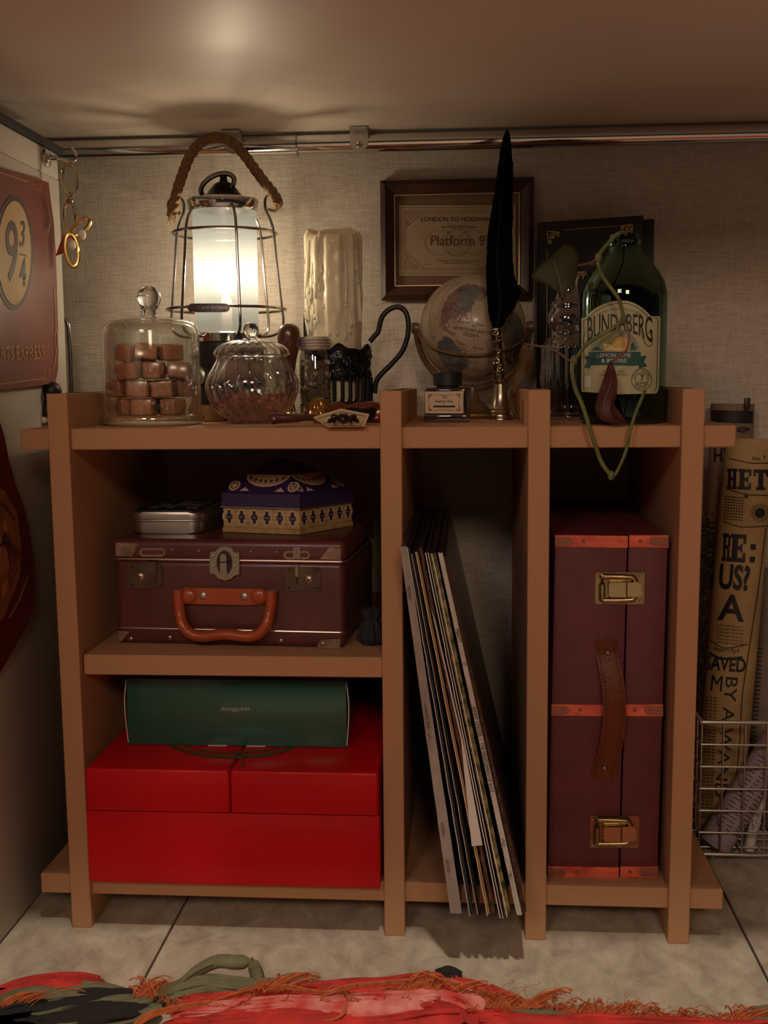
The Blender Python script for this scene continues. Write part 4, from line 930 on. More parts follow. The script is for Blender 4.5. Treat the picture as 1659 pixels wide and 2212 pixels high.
ringp(151, 387, 15, 31, .0014, Hy, pg, 'split_ring', .08, 1)
ringp(149, 422, 6, 9, .0009, Hy, pg, 'link', .2, -1); ringp(150, 432, 6, 8, .0009, Hy, pg, 'link', -.4, 1)
ringp(150, 468, 14, 33, .0014, Hy, pg, 'split_ring', .02, -1)
ringp(172, 493, 11, 30, .0022, Hy-.004, gold, 'charm_ring', -.85, 1); ringp(156, 541, 13, 34, .0022, Hy-.006, gold, 'charm_ring', .10, 1)
bm = nb(); P = [at(x, y, Y=Hy+.004) for x, y in ((137, 505), (148, 512), (141, 545), (120, 553))]; prism(bm, P, (0, .0012, 0)); obj('red_tag', bm, pm('red_enamel', (.25, .035, .02), .3, coat=.6), kr, sm=False)
for x, y in ((178, 507), (157, 530)): obj('pearl', ball(nb(), at(x, y, Y=Hy-.007), .0036, 14, 10, (1, 1, 1.4)), pm('pearl', (.8, .76, .68), .2), kr)
# ---------------------------------------------------------------- posters on the cabinet
def curvedS(XF):                                  # sheet hanging by the panel: X depends on height
    def f(x, y, h=0):
        X = PX+.004
        for _ in range(6):
            p = at(x, y, X=X); X = XF(p.y, p.z)
        p = at(x, y, X=X+h); return p
    return f
def XF1(y, z): return PX+.004+.012*max(0, min(1, (y-.05)/.15))**2*(.5+.5*math.sin((z-.50)*14))
S1 = curvedS(XF1)
b1 = thing('banner_poster', 'dark red poster with cream oval hanging high on the cabinet', 'poster', tuple(S1(60, 600)))
out = [(-60, 335), (0, 362), (104, 394), (108, 430), (115, 480), (119, 540), (122, 620), (124, 700), (125, 760), (124, 800), (118, 828), (60, 836), (0, 842), (-60, 847)]
red1 = pm('poster_red', (.19, .035, .030), .38, var=.25, vs=9, coat=.25)
bm = nb(); poly(bm, S1, out, 0, 20); bmesh.ops.solidify(bm, geom=bm.faces[:], thickness=.0006); obj('sheet', bm, red1, b1)
bm = nb(); poly(bm, S1, ell(30, 546, 42, 124, 36), .0010, 14); flat('oval_rim', bm, pm('oval_brown', (.055, .035, .030), .5), b1)
bm = nb(); poly(bm, S1, ell(31, 546, 36, 112, 36), .0014, 14); flat('cream_oval', bm, pm('oval_cream', (.55, .38, .18), .55), b1)
bm = nb(); text(bm, S1, '9', 26, 550, 132, sx=.32, bold=.012, h=.0018, step=14); text(bm, S1, '3', 49, 508, 56, sx=.34, bold=.01, h=.0018, step=14, rot=.05); text(bm, S1, '4', 50, 592, 62, sx=.34, bold=.01, h=.0018, step=14); rib(bm, S1, [(43, 549), (58, 553)], 3.5, .0018, 0)
flat('lettering', bm, pm('plaque_ink', (.045, .035, .035), .5), b1)
bm = nb(); text(bm, S1, 'HOGWARTS EXPRESS', 97, 763, 30, sx=.40, bold=.0, h=.0010, step=14, al='RIGHT', rot=-.03); flat('train_lettering', bm, pm('dull_gold_ink', (.46, .24, .08), .5), b1); bm = nb()
rib(bm, S1, [(-60, 352), (0, 373), (60, 393)], 2.5, .0009, 0); rib(bm, S1, [(-60, 834), (0, 830), (60, 822), (98, 817)], 2.5, .0009, 0)
rib(bm, S1, [(117, 620), (120, 670), (121, 720)], 1.5, .0009); rib(bm, S1, ell(122, 734, 3, 22, 20), 1.4, .0009, 0, True); rib(bm, S1, [(122, 756), (118, 785), (116, 800)], 2.2, .0009)
for x, y in ((108, 805), (98, 812), (88, 806)): rib(bm, S1, spiral(x, y, 8, 1.1, 1, 1, 10), 1.3, .0009, 2)
for x, y in ((70, 402), (84, 410)): rib(bm, S1, spiral(x, y, 7, 1.1, 1, 1, 10), 1.2, .0009, 2)
flat('gold_print', bm, pm('dull_gold_ink', (.46, .24, .08), .5), b1, kind='stuff')
def XF2(y, z): return PX+.003+.020*max(0, min(1, (y+.02)/.12))
S2 = curvedS(XF2)
b2 = thing('notice_poster', 'dark maroon curled notice with orange print, lower on the cabinet', 'poster', tuple(S2(20, 1200)))
out = [(-60, 800), (-30, 850), (0, 915), (8, 940), (17, 990), (32, 1045), (52, 1100), (62, 1145), (70, 1200), (75, 1260), (76, 1300), (60, 1345), (30, 1400), (0, 1452), (-60, 1540)]
bm = nb(); poly(bm, S2, out, 0, 20); bmesh.ops.solidify(bm, geom=bm.faces[:], thickness=.0006); obj('sheet', bm, pm('poster_maroon', (.10, .016, .013), .35, var=.2, vs=12, coat=.2), b2)
bm = nb(); poly(bm, S2, [(-30, 1040), (10, 1060), (38, 1110), (46, 1180), (44, 1240), (10, 1330), (-30, 1380)], .0008, 14); pp = flat('print_panel', bm, pm('rust_print', (.24, .08, .03), .5, var=.3, vs=30), b2)
bm = nb(); poly(bm, S2, [(-8, 1150), (4, 1160), (4, 1210), (-8, 1220)], .0012); poly(bm, S2, [(3, 1265), (15, 1250), (16, 1275), (5, 1295)], .0012); poly(bm, S2, [(5, 1130), (12, 1122), (17, 1145), (10, 1150)], .0012); flat('orange_mark', bm, pm('orange_print', (.36, .13, .04), .5), pp)
bm = nb()
for k in range(12): rib(bm, S2, [(-12+k*2, 1195-k*4), (28-abs(k-6), 1150+k*7)], 1.1, .0013, 0)
for k in range(5): rib(bm, S2, [(18+k*3.2, 1235-k*9), (24+k*3.4, 1275-k*9)], 1.3, .0013, 0)
flat('dark_print', bm, pm('maroon_print', (.05, .012, .010), .5), pp, kind='stuff'); bm = nb(); text(bm, S2, 'BY MAGICAL', 18, 1105, 8, rot=.9, h=.0013, sx=.7); flat('lettering', bm, pm('maroon_print', (0, 0, 0)), pp); bm = nb(); text(bm, S2, 'WANTED', 22, 1180, 16, rot=.95, h=.0013, sx=.6)
flat('dark_print', bm, pm('maroon_print', (.05, .012, .010), .5), pp)
bm = nb(); rib(bm, S2, [(60, 1245), (42, 1295), (20, 1335)], 5, .0008, 0); flat('border_line', bm, pm('rust_print', (0, 0, 0)), b2)
# ---------------------------------------------------------------- suitcase
MT = ZM
sA = at(253, 1390, Z=MT); sB = at(745, 1402, Z=MT); ang = math.atan2(sB.y-sA.y, sB.x-sA.x); sw = (sB-sA).length; shh = .0985; sdp = .175
su = thing('tin_suitcase', 'brown vintage-style tin suitcase with orange handle on middle shelf', 'suitcase', tuple((sA+sB)/2), rotz=ang)
lid_h = .0195
brt = pm('oxblood_tin', (.105, .027, .024), .38, var=.22, vs=28, coat=.15, bump=.08, bs=250)
obj('body', box(nb(), (0, sdp/2, (shh-lid_h)/2+.0004), (sw, sdp, shh-lid_h), bev=.006, seg=4), brt, su, local=True)
obj('lid', box(nb(), (0, sdp/2, shh-lid_h/2), (sw+.003, sdp+.003, lid_h), bev=.006, seg=4), brt, su, local=True)
def loopbox(w_, d_, z, r, cr_=.006):
    P = []
    for cx_, cy_, a0 in ((w_/2-cr_, d_-cr_, 0), (-w_/2+cr_, d_-cr_, PI/2), (-w_/2+cr_, cr_, PI), (w_/2-cr_, cr_, 1.5*PI)):
        for k in range(5): P.append(V((cx_+cr_*math.cos(a0+k*PI/8), cy_+cr_*math.sin(a0+k*PI/8), z)))
    return tube(nb(), P, r, 8, closed=True)
silv = pm('silver_edge', (.62, .55, .47), .3, 1)
obj('lid_edge', loopbox(sw+.004, sdp+.0035, shh-lid_h+.0005, .0013), silv, su, local=True)
obj('lower_edge', loopbox(sw+.0012, sdp+.0006, .0150, .0011), silv, su, local=True)
Rs = ROOT[su.name]; nS = Rs.to_3x3() @ V((0, -1, 0)); Ss = plS(Rs @ V((0, -.0016, 0)), nS)
corner_m = pm('worn_corner', (.25, .15, .11), .45, var=.4, vs=60)
for P in ([(250, 1172), (300, 1174), (285, 1202), (250, 1201)], [(690, 1208), (736, 1210), (736, 1185), (712, 1182)], [(256, 1363), (280, 1364), (262, 1386), (256, 1386)], [(683, 1400), (692, 1382), (735, 1380), (735, 1402)]):
    bm = nb(); poly(bm, Ss, P, .0002); flat('corner_wear', bm, corner_m, su)
def relief(pts, d, base=0): 
    bm = nb(); P = [Ss(x, y, base) for x, y in pts]; prism(bm, P, nS*d); return bm
def disc(S_, n_, x, y, rpx, s_, d=.0014, b=-.0004):
    return lathe(nb(), S_(x, y, b), [(0, d), (rpx*s_*.6, d*.9), (rpx*s_, d*.3), (rpx*s_, 0)], 16, axis=n_)
s = sc(.045); rv = pm('rivet_metal', (.42, .34, .28), .35, .9)
for x, y in ((265, 1186), (373, 1187), (430, 1189), (542, 1191), (599, 1192), (710, 1195)): obj('rivet', disc(Ss, nS, x, y, 4.2, s), rv, su)
for x, y in ((283, 1380), (367, 1377), (607, 1384), (698, 1391)): obj('rivet', disc(Ss, nS, x, y, 5.5, s), rv, su)
bz_ = pm('bronze_plate', (.13, .085, .06), .42, .7, var=.3, vs=80)
for i, (x0, y0, x1, y1, kx_) in enumerate(((279, 1218, 352, 1271, 303), (618, 1224, 693, 1277, 667))):
    lk = obj('lock_plate', relief([(x0+4, y0), (x1-4, y0+1), (x1, y0+5), (x1, y1-4), (x1-4, y1), (x0+4, y1-1), (x0, y1-5), (x0, y0+4)], .0012, -.0014), bz_, su)
    yc = (y0+y1)/2+1
    obj('keyhole_boss', disc(Ss, nS, kx_, yc, 10, s, .0022), rv, lk); obj('keyhole', disc(Ss, nS, kx_, yc, 3.6, s, .0028), ink, lk)
    lx = 329 if i == 0 else 642
    obj('hasp', relief(rect(lx-(10 if i == 0 else 3), y0+(-5), lx+(10 if i == 0 else 3), yc+(12 if i == 0 else -6)), .0024, -.001), bz_ if i == 0 else rv, lk)
    if i: obj('key_slot', relief(rect(640, 1247, 644, 1262), .0004, .0000), ink, lk)
    for x, y in ((x0+6, y0+7), (x1-6, y0+7), (x0+6, y1-7), (x1-6, y1-7)): obj('pin', disc(Ss, nS, x, y, 2.2, s, .0012), ink, lk)
for i, (x0, x1, yy) in enumerate(((302, 358, 1193), (613, 670, 1199))):
    lp = obj('oval_latch', relief(ell(x0+9, yy, 9, 9, 9, t0=PI/2, t1=1.5*PI)+ell(x1-9, yy, 9, 9, 9, t0=-PI/2, t1=PI/2), .0014, -.0004), rv, su)
    obj('latch_recess', relief(ell(x0+9, yy, 5, 5, 9, t0=PI/2, t1=1.5*PI)+ell(x1-9, yy, 5, 5, 9, t0=-PI/2, t1=PI/2), .0005, .0008), brt, lp)
    if i: obj('latch_tongue', relief(rect(634, 1180, 650, 1207), .0022, .0002), pm('pink_metal', (.33, .24, .21), .4, .6), lp)
cl = obj('clasp', relief([(455, 1193), (468, 1190), (475, 1182), (488, 1179), (501, 1183), (506, 1192), (518, 1195), (518, 1240), (507, 1243), (500, 1250), (486, 1253), (472, 1248), (466, 1240), (454, 1237)], .0022, -.0002), pm('pewter_light', (.50, .44, .36), .3, .95), su)
obj('clasp_recess', relief(ell(485, 1216, 17, 27, 24), .0006, .0018), pm('dark_recess', (.05, .04, .035), .5, .5), cl)
obj('clasp_tongue', relief([(478, 1198), (484, 1195), (491, 1198), (493, 1240), (486, 1245), (478, 1240)], .004, .0020), pm('pewter_light', (0, 0, 0)), cl)
obj('clasp_bar', relief(rect(474, 1211, 496, 1214), .0046, .0020), pm('dark_recess', (0, 0, 0)), cl)
for x, y in ((462, 1200), (510, 1201), (462, 1222), (509, 1223)): obj('clasp_rivet', disc(Ss, nS, x, y, 5, s, .0036), pm('pewter_light', (0, 0, 0)), cl)
# handle
orange = pm('orange_leather', (.38, .072, .018), .36, var=.12, vs=40, coat=.25, bump=.1, bs=300)
hd_ = obj('handle_bar', relief([(400, 1268), (568, 1271), (570, 1304), (520, 1305), (400, 1302)], .0045, -.0002), orange, su)
HPp = [(386, 1273), (386, 1295), (389, 1325), (395, 1350), (410, 1367), (435, 1375), (485, 1370), (535, 1375), (560, 1368), (576, 1348), (583, 1322), (586, 1298), (586, 1276)]
P = cr([Ss(x, y, .0050+(.004 if y > 1330 else 0)) for x, y in HPp], 5)
obj('handle', tube(nb(), P, .0062, 14, flatn=.82), orange, su)
for x in (396, 574): obj('handle_end', ball(nb(), Ss(x+ (12 if x < 450 else -14), 1288, .004), .0075, 16, 10, (1.1, .5, 1.0)), orange, su)
for x, y in ((439, 1286.5), (528, 1288)): obj('handle_rivet', disc(Ss, nS, x, y, 9.5, s, .0022, .0042), pm('rivet_pale', (.50, .42, .33), .35, .8), hd_)
# ---------------------------------------------------------------- silver tin on the suitcase
TZ = MT+shh
s = sc(.075)
tp = at(275, 1172, Z=TZ); tq = at(443, 1170, Z=TZ)
Yt = .078; tl = at(276, 1168, Y=Yt); tr_ = at(441, 1168, Y=Yt)
tn = thing('metal_tin', 'rounded silver tin with ornate black lid on top of suitcase', 'tin', ((tl.x+tr_.x)/2, Yt, TZ))
tw_ = tr_.x-tl.x; td = .105; th_ = at(300, 1106, Y=Yt).z-TZ
silver = pm('tin_silver', (.50, .46, .42), .36, 1, var=.1, vs=50)
def rbox(w_, d_, z0, z1, rc, rb=.0):
    bm = nb(); P = []
    for cx_, cy_, a0 in ((w_/2-rc, d_-rc, 0), (-w_/2+rc, d_-rc, PI/2), (-w_/2+rc, rc, PI), (w_/2-rc, rc, 1.5*PI)):
        for k in range(7): P.append(V((cx_+rc*math.cos(a0+k*PI/12), cy_+rc*math.sin(a0+k*PI/12), z0)))
    prism(bm, P, (0, 0, z1-z0))
    if rb:
        es = [e for e in bm.edges if abs(e.verts[0].co.z-e.verts[1].co.z) < 1e-6]; bmesh.ops.bevel(bm, geom=es, offset=rb, segments=3, affect='EDGES', profile=.5)
    return bm
obj('tin_body', rbox(tw_-.003, td-.003, .0004, th_*.66, .013, .0015), silver, tn, local=True)
ld = obj('tin_lid', rbox(tw_, td, th_*.58, th_, .014, .003), silver, tn, local=True)
obj('rolled_rim', loopbox(tw_+.0005, td+.0003, th_*.60, .0011, .014), silver, ld, local=True)
tp_ = obj('lid_panel', rbox(tw_-.009, td-.009, th_-.0002, th_+.0008, .012, .0004), pm('tin_black', (.012, .012, .012), .35), ld, local=True)
for v in tp_.data.vertices: v.co.y += .0045
bm = nb()
for i in range(46):
    x = random.uniform(-tw_/2+.012, tw_/2-.012); y = random.uniform(.015, td-.015)
    tube(bm, [V((u, v, th_+.0009)) for u, v in spiral(x, y, random.uniform(.003, .006), 1.2, random.random()*6, random.choice((-1, 1)), 9)], .0004, 4)
obj('lid_relief', bm, pm('tin_grey', (.10, .10, .10), .3, .4), ld, local=True, kind='stuff')
# ---------------------------------------------------------------- purple five-sided box
R5 = .066; Yc = .135
pc = at(632, 1168, Y=.07); cxx = at(615, 1160, Y=Yc).x
pb = thing('sweet_box', 'purple and gold five-sided box with pointed lid on the suitcase', 'box', (cxx, Yc, TZ))
fv = at(647, 1169, Y=.073); fa = math.atan2(fv.y-Yc, fv.x-cxx); R5 = math.hypot(fv.y-Yc, fv.x-cxx)
zP = lambda y: at(647, y, Y=.073).z-TZ
def pent(r, z, rot=0): return [V((r*math.cos(fa+rot+k*2*PI/5), r*math.sin(fa+rot+k*2*PI/5), z)) for k in range(5)]
hB = zP(1100); hL = zP(1068)
goldc = pm('box_gold', (.42, .27, .11), .5, var=.2, vs=120); purp = pm('box_purple', (.030, .016, .075), .38, coat=.3); bone = pm('box_bone', (.58, .42, .30), .55)
def frust(l0, l1, bev=0):
    bm = nb(); a = [bm.verts.new(p) for p in l0]; b = [bm.verts.new(p) for p in l1]
    bm.faces.new(a[::-1]); bm.faces.new(b)
    for i in range(5): bm.faces.new((a[i], a[(i+1) % 5], b[(i+1) % 5], b[i]))
    if bev: bmesh.ops.bevel(bm, geom=bm.edges[:], offset=bev, segments=2, affect='EDGES', profile=.5)
    return bm
obj('tin_rim', frust(pent(R5+.0032, hB-.0004), pent(R5+.0032, hB+.0009), .0003), silver, pb, local=True, sm=False); obj('box_base', frust(pent(R5+.0012, .0004), pent(R5+.0012, .005), .0005), goldc, pb, local=True, sm=False)
wl = obj('box_wall', frust(pent(R5, .005), pent(R5, hB), .0006), goldc, pb, local=True, sm=False)
ldd = obj('box_lid', frust(pent(R5+.002, hB), pent(R5+.002, hL), .001), purp, pb, local=True, sm=False)
apx = V((at(605, 986, Y=Yc-.0).x-cxx, 0, at(605, 986, Y=Yc).z-TZ))
bm = nb(); b_ = [bm.verts.new(p) for p in pent(R5-.002, hL)]; mid_ = [bm.verts.new(p*.30+V((apx.x*.6, 0, hL*.7+(apx.z-hL)*.86-hL*0))) for p in pent(R5, 0)]
for v_, p in zip(mid_, pent(R5*.30, 0)): v_.co = V((p.x+apx.x*.8, p.y, hL+(apx.z-hL)*.80))
t_ = bm.verts.new(apx)
bm.faces.new(b_[::-1])
for i in range(5): bm.faces.new((b_[i], b_[(i+1) % 5], mid_[(i+1) % 5], mid_[i])); bm.faces.new((mid_[i], mid_[(i+1) % 5], t_))
roof = obj('pointed_roof', bm, purp, pb, local=True, sm=False)
PB = ROOT[pb.name]
bone_l = nb(); purp_l = nb(); name_l = nb(); trim_l = nb()
for f_ in (0, 4):                                 # the two faces in view: fa vertex is shared
    i0, i1 = (0, 1) if f_ == 0 else (4, 0)
    a = pent(R5, 0)[i0]; b = pent(R5, 0)[i1]; a = PB @ V((a.x, a.y, 0)); b = PB @ V((b.x, b.y, 0))
    if a.x > b.x: a, b = b, a
    e_ = (b-a).normalized(); L5 = (b-a).length; nn = V((e_.y, -e_.x, 0))
    def SL(u, v, h=0, a=a, e_=e_, nn=nn, L5=L5): return a+e_*(u*L5)+V((0, 0, v))+nn*h
    def SLy(u, v, h=0, SL=SL): return SL(u, -v, h)
    for k in range(6):
        u0 = (k+.5)/6.0; wz = .0056; zc_ = (.006+hB)/2+.0; hh = (hB-.008)*.44
        def o_(kx, kz): return [(u0+wz*kx*math.cos(t)*(1.15 if abs(math.sin(t)) < .5 else .8)/L5, -(zc_+hh*kz*math.sin(t))) for t in [2*PI*i/20 for i in range(20)]]
        poly(bone_l, SLy, o_(1.15, 1.12), .0002); poly(trim_l, SLy, o_(.98, .98), .0003)
        cross = [(-.25, 1), (.25, 1), (.3, .45), (.62, .25), (.62, -.25), (.3, -.45), (.25, -1), (-.25, -1), (-.3, -.45), (-.62, -.25), (-.62, .25), (-.3, .45)]
        poly(purp_l, SLy, [(u0+wz*cx_/L5, -(zc_+hh*.82*cz_)) for cx_, cz_ in cross], .0004)
        t2 = nb(); 
        def ST(x, y, h=0, SL=SL, u0=u0, zc_=zc_, L5=L5): return SL(u0+x/L5*.001, zc_-y*.001, h)
        text(name_l, ST, ('Bowen', 'Merlin', 'Circe', 'Ptolemy', 'Musidora', 'Paracels')[k], 0, 0, 1.5, h=.0006, sx=.8)
    for zz in (.0078, hB-.0030):
        for k in range(26):
            u = (k+.5)/26; poly(trim_l, SLy, [(u+.010*math.cos(t), -(zz+.0009*math.sin(t))) for t in [2*PI*i/8 for i in range(8)]], .0003)
o = flat('quatrefoil_print', bone_l, bone, wl); flat('niche_print', purp_l, pm('niche_navy', (.022, .016, .050), .5), wl); flat('name_lettering', name_l, bone, wl); flat('bead_print', trim_l, pm('box_tan', (.52, .33, .16), .5), wl)
# roof ornament, laid on the roof slopes
bl_ = nb(); dk_ = nb()
for f_ in (0, 4):
    i0, i1 = (0, 1) if f_ == 0 else (4, 0)
    a = PB @ pent(R5-.002, hL)[i0]; b = PB @ pent(R5-.002, hL)[i1]
    if a.x > b.x: a, b = b, a
    m0 = [PB @ V((p.x+apx.x*.8, p.y, hL+(apx.z-hL)*.80)) for p in (pent(R5*.30, 0)[i0], pent(R5*.30, 0)[i1])]
    mm = (m0[0]+m0[1])/2; cen = (a+b)/2; up_ = (mm-cen); Lu = up_.length; nrm = (b-a).cross(up_).normalized()
    if nrm.y > 0: nrm = -nrm
    def SR(u, v, h=0, a=a, b=b, cen=cen, up_=up_, nrm=nrm): return cen+(b-a)*u-up_*v+nrm*h
    # scalloped half rosettes and roundels
    def hr(cx_, w_): return [(cx_+w_*math.cos(t), -.62+.42*math.sin(t)*1) for t in [PI*i/16 for i in range(17)]]
    poly(bl_, SR, hr(0, .30), .0004); 
    for k in range(7): poly(dk_, SR, [(x, y) for x, y in ell(-.22+.073*k, -.52+.14*math.sin(PI*(k+.5)/7), .024, .055, 10)], .0007)
    rib(dk_, SR, [(x*.86, -.62+(y+.62)*.8) for x, y in hr(0, .30)], .008, .0008, 0)
    for cx_ in (-.40, .40): poly(bl_, SR, ell(cx_*1.0, -.22, .075, .17, 18), .0004); [poly(dk_, SR, ell(cx_+.042*math.cos(q), -.22+.1*math.sin(q), .014, .03, 8), .0007) for q in [k*PI/4 for k in range(8)]]
    for cx_ in (-.24, .24): poly(bl_, SR, [(cx_-.07, -.05), (cx_-.02, -.14), (cx_, -.19), (cx_+.02, -.14), (cx_+.07, -.05)], .0004)
flat('rosette_print', bl_, bone, roof); flat('rosette_detail', dk_, pm('box_umber', (.12, .06, .045), .5), roof)
# ---------------------------------------------------------------- dark pouch
po = at(803, 1380, Y=.055)
pu = thing('velvet_pouch', 'small dark navy gathered pouch by the divider, right of suitcase', 'pouch', (po.x, .055, MT))
bm = nb(); nseg = 40; rows = []
for j, (r, z) in enumerate([(.0, .0006), (.007, .0007), (.0105, .004), (.0115, .009), (.0105, .015), (.0075, .021), (.006, .024), (.008, .029), (.0095, .033), (.0045, .031), (0, .028)]):
    rows.append([bm.verts.new((po.x+(r*(1+.16*math.sin(8*2*PI*i/nseg+j*.2)))*math.cos(2*PI*i/nseg), .055+(r*(1+.16*math.sin(8*2*PI*i/nseg+j*.2)))*math.sin(2*PI*i/nseg), MT+z)) for i in range(nseg)] if r else [bm.verts.new((po.x, .055, MT+z))])
for A_, B_ in zip(rows, rows[1:]):
    for i in range(nseg):
        k = (i+1) % nseg
        if len(A_) == 1: bm.faces.new((A_[0], B_[k], B_[i]))
        elif len(B_) == 1: bm.faces.new((A_[i], A_[k], B_[0]))
        else: bm.faces.new((A_[i], A_[k], B_[k], B_[i]))
obj('pouch_bag', bm, pm('navy_velvet', (.018, .018, .028), .85, bump=.3, bs=400), pu); obj('tie_cord', tube(nb(), [V((po.x+.0066*math.cos(t), .055+.0066*math.sin(t), MT+.0225)) for t in [2*PI*i/24 for i in range(24)]], .0009, 6, closed=True), pm('navy_cord', (.03, .03, .045), .7), pu)
# ---------------------------------------------------------------- red box and green box
RZ = at(500, 1663, Y=-.008).z
redm = pm('red_card', (.66, .003, .010), .5, vcol=(.50, .002, .006), vs=9, coat=.12, spec=.25, bump=.03, bs=80)
x0, x1 = -.2995, -.0372; yf, yb = -.008, .262; zs = at(500, 1757, Y=-.008).z; xs = at(497, 1700, Y=-.008).x
rb = thing('red_box', 'large glossy red gift box with split lid on bottom shelf', 'box', ((x0+x1)/2, .12, ZB))
obj('box_body', box(nb(), ((x0+x1)/2, (yf+yb)/2, (ZB+zs)/2), (x1-x0, yb-yf, zs-ZB-.0006), bev=.0012), redm, rb)
for a, b in ((x0, xs), (xs, x1)):
    fl_ = obj('lid_flap', box(nb(), ((a+b)/2, (yf+yb)/2-.0005, (zs+RZ)/2), (b-a-.0010, yb-yf+.001, RZ-zs-.0004), bev=.0026, seg=3), redm, rb)
St = plS((0, 0, RZ), (0, 0, 1)); bm = nb()
for (cx_, a_, b_) in ((505, 150, 45), (505, 128, 36)):
    rib(bm, St, [(cx_+a_*math.cos(t), 1590+b_*math.sin(t)) for t in [PI*.02+PI*.96*i/24 for i in range(25)]], 7 if a_ > 140 else 4, .0003, 0)
rib(bm, St, [(497, 1655), (515, 1625), (530, 1597)], 3, .0003); rib(bm, St, [(520, 1655), (535, 1625), (548, 1597)], 3, .0003)
flat('lid_print', bm, pm('olive_gold_print', (.13, .10, .02), .4, .3), rb)
bm = nb(); poly(bm, St, [(455, 1598), (515, 1597), (500, 1606)], .0004); poly(bm, St, [(535, 1597), (590, 1597), (545, 1605)], .0004); flat('gold_star_print', bm, goldink, rb)
gm = pm('green_card', (.020, .095, .062), .24, var=.15, vs=8, coat=.6)
GYf = .055; g0 = at(277, 1588, Y=GYf); g1 = at(749, 1589, Y=GYf); gz = RZ+.0004; gt = at(500, 1468, Y=GYf).z
gbx = thing('green_box', 'glossy dark green box lying on top of the red box', 'box', ((g0.x+g1.x)/2, .14, gz))
hexa(bm := nb(), [V((g0.x, GYf, gt)), V((g1.x, GYf, gt)), V((g1.x, GYf, gz)), V((g0.x, GYf, gz))], (0, .185, 0), bev=.0008); obj('carton', bm, gm, gbx)
Sg2 = plS((0, GYf, 0), (0, -1, 0)); bm = nb(); text(bm, Sg2, 'donggubat', 508, 1531, 9.5, sx=1.15, bold=.0, h=.0003); flat('lettering', bm, pm('pale_print', (.40, .44, .36), .5), gbx)
for xe, sg in ((g0.x, -1), (g1.x, 1)):
    P = cr([V((xe, GYf-.0002, gt-.001)), V((xe+sg*.0022, GYf-.0004, (gt+gz)/2+.012)), V((xe+sg*.0018, GYf-.0004, (gt+gz)/2-.008)), V((xe, GYf-.0002, gz+.002))], 5)
    obj('end_flap', tube(nb(), P, .0006, 6), pm('card_white', (.55, .55, .48), .6), gbx)
for xx in (470, 553): p = at(xx, 1588, Y=GYf); obj('tuck_tab', box(nb(), (p.x, GYf-.001, gz+.0006), (.018, .002, .0009)), pm('card_white', (0, 0, 0)), gbx)
# ---------------------------------------------------------------- record case
KY = .026
cf = [(1199, 1155), (1444, 1153), (1420, 1899), (1183, 1893)]
def lr(t, y0=1155, y1=1896): return t
cs = thing('record_case', 'tall burgundy record case with brass latches standing in right bay', 'case', tuple(at(1300, 1895, Y=KY+.1, ) if False else V(((at(1183, 1893, Y=KY).x+at(1420, 1898, Y=KY).x)/2, .17, ZB))))
burg = pm('burgundy_leatherette', (.125, .022, .026), .55, var=.12, vs=40, bump=.35, bs=900, coat=.08)
def kp(x, y, d=0): return at(x, y, Y=KY-d)
zb_ = ZB+.0005
def cq(xa, xb, ya, yb, xa2=None, xb2=None, d=0):  # quad between seams; x given at the top and at the bottom
    return [kp(xa, ya, d), kp(xb, ya, d), kp(xb2, yb, d), kp(xa2, yb, d)]
Qa = cq(1199, 1356, 1156, 1894, 1183, 1336.5); Qb = cq(1358.5, 1444, 1156, 1898, 1339, 1420)
for Q_ in (Qa, Qb):
    Q_[2].z = zb_; Q_[3].z = zb_
obj('case_body', hexa(nb(), Qa, (0, .29, 0), bev=.0015), burg, cs); obj('case_lid', hexa(nb(), Qb, (0, .29, 0), bev=.0015), burg, cs)
oran = pm('orange_trim', (.88, .17, .085), .42, vcol=(.55, .075, .04), vs=60, stretch=(1, 1, 3), coat=.2); capm = pm('brown_metal_cap', (.36, .14, .09), .34, .4)
Sk = plS((0, KY, 0), (0, -1, 0)); nK = V((0, -1, 0)); s = sc(KY)
def krelief(pts, d, base=0): return prism(nb(), [Sk(x, y, base) for x, y in pts], nK*d)
def seamx(y): return 1357.5-(y-1156)*20.0/740
def leftx(y): return 1199-(y-1155)*16/738
def rightx(y): return 1444-(y-1153)*24/746
for y0_, y1_ in ((1156, 1182), (1521, 1546), (1871, 1895)):
    for side in (0, 1):
        ym_ = (y0_+y1_)/2
        xa, xb = (leftx(ym_), seamx(ym_)-1.5) if side == 0 else (seamx(ym_)+1.5, rightx(ym_))
        dy = 1.5 if side == 0 else 0
        tr2 = obj('orange_strip', krelief([(xa, y0_-dy*.3), (xb, y0_+dy), (xb, y1_+dy*.7), (xa, y1_-dy)], .0014, -.0004), oran, cs)
        c0, c1 = (xa, xa+38) if side == 0 else (xb-40, xb)
        P = rect(c0, ym_-8.5, c1-9, ym_+8.5) if side == 0 else rect(c0+9, ym_-8.5, c1, ym_+8.5)
        if side == 0: P = [(c0, ym_-8.5)]+ell(c1-9, ym_, 9, 8.5, 9, t0=-PI/2, t1=PI/2)+[(c0, ym_+8.5)]
        else: P = [(c1, ym_+8.5)]+ell(c0+9, ym_, 9, 8.5, 9, t0=PI/2, t1=1.5*PI)+[(c1, ym_-8.5)]
        obj('end_cap', krelief(P, .0020, .0008), capm, tr2); obj('cap_pin', disc(Sk, nK, c0+(c1-c0)*(.70 if side == 0 else .3), ym_, 2.4, s, .001, .0028), rv, tr2)
        obj('nail', disc(Sk, nK, (xa+62 if side == 0 else xb-60), ym_, 4, s, .0012, .0009), capm, tr2)
brs = pm('latch_brass', (.40, .31, .17), .28, 1, var=.2, vs=100); brl = pm('latch_brass_light', (.62, .50, .26), .3, 1)
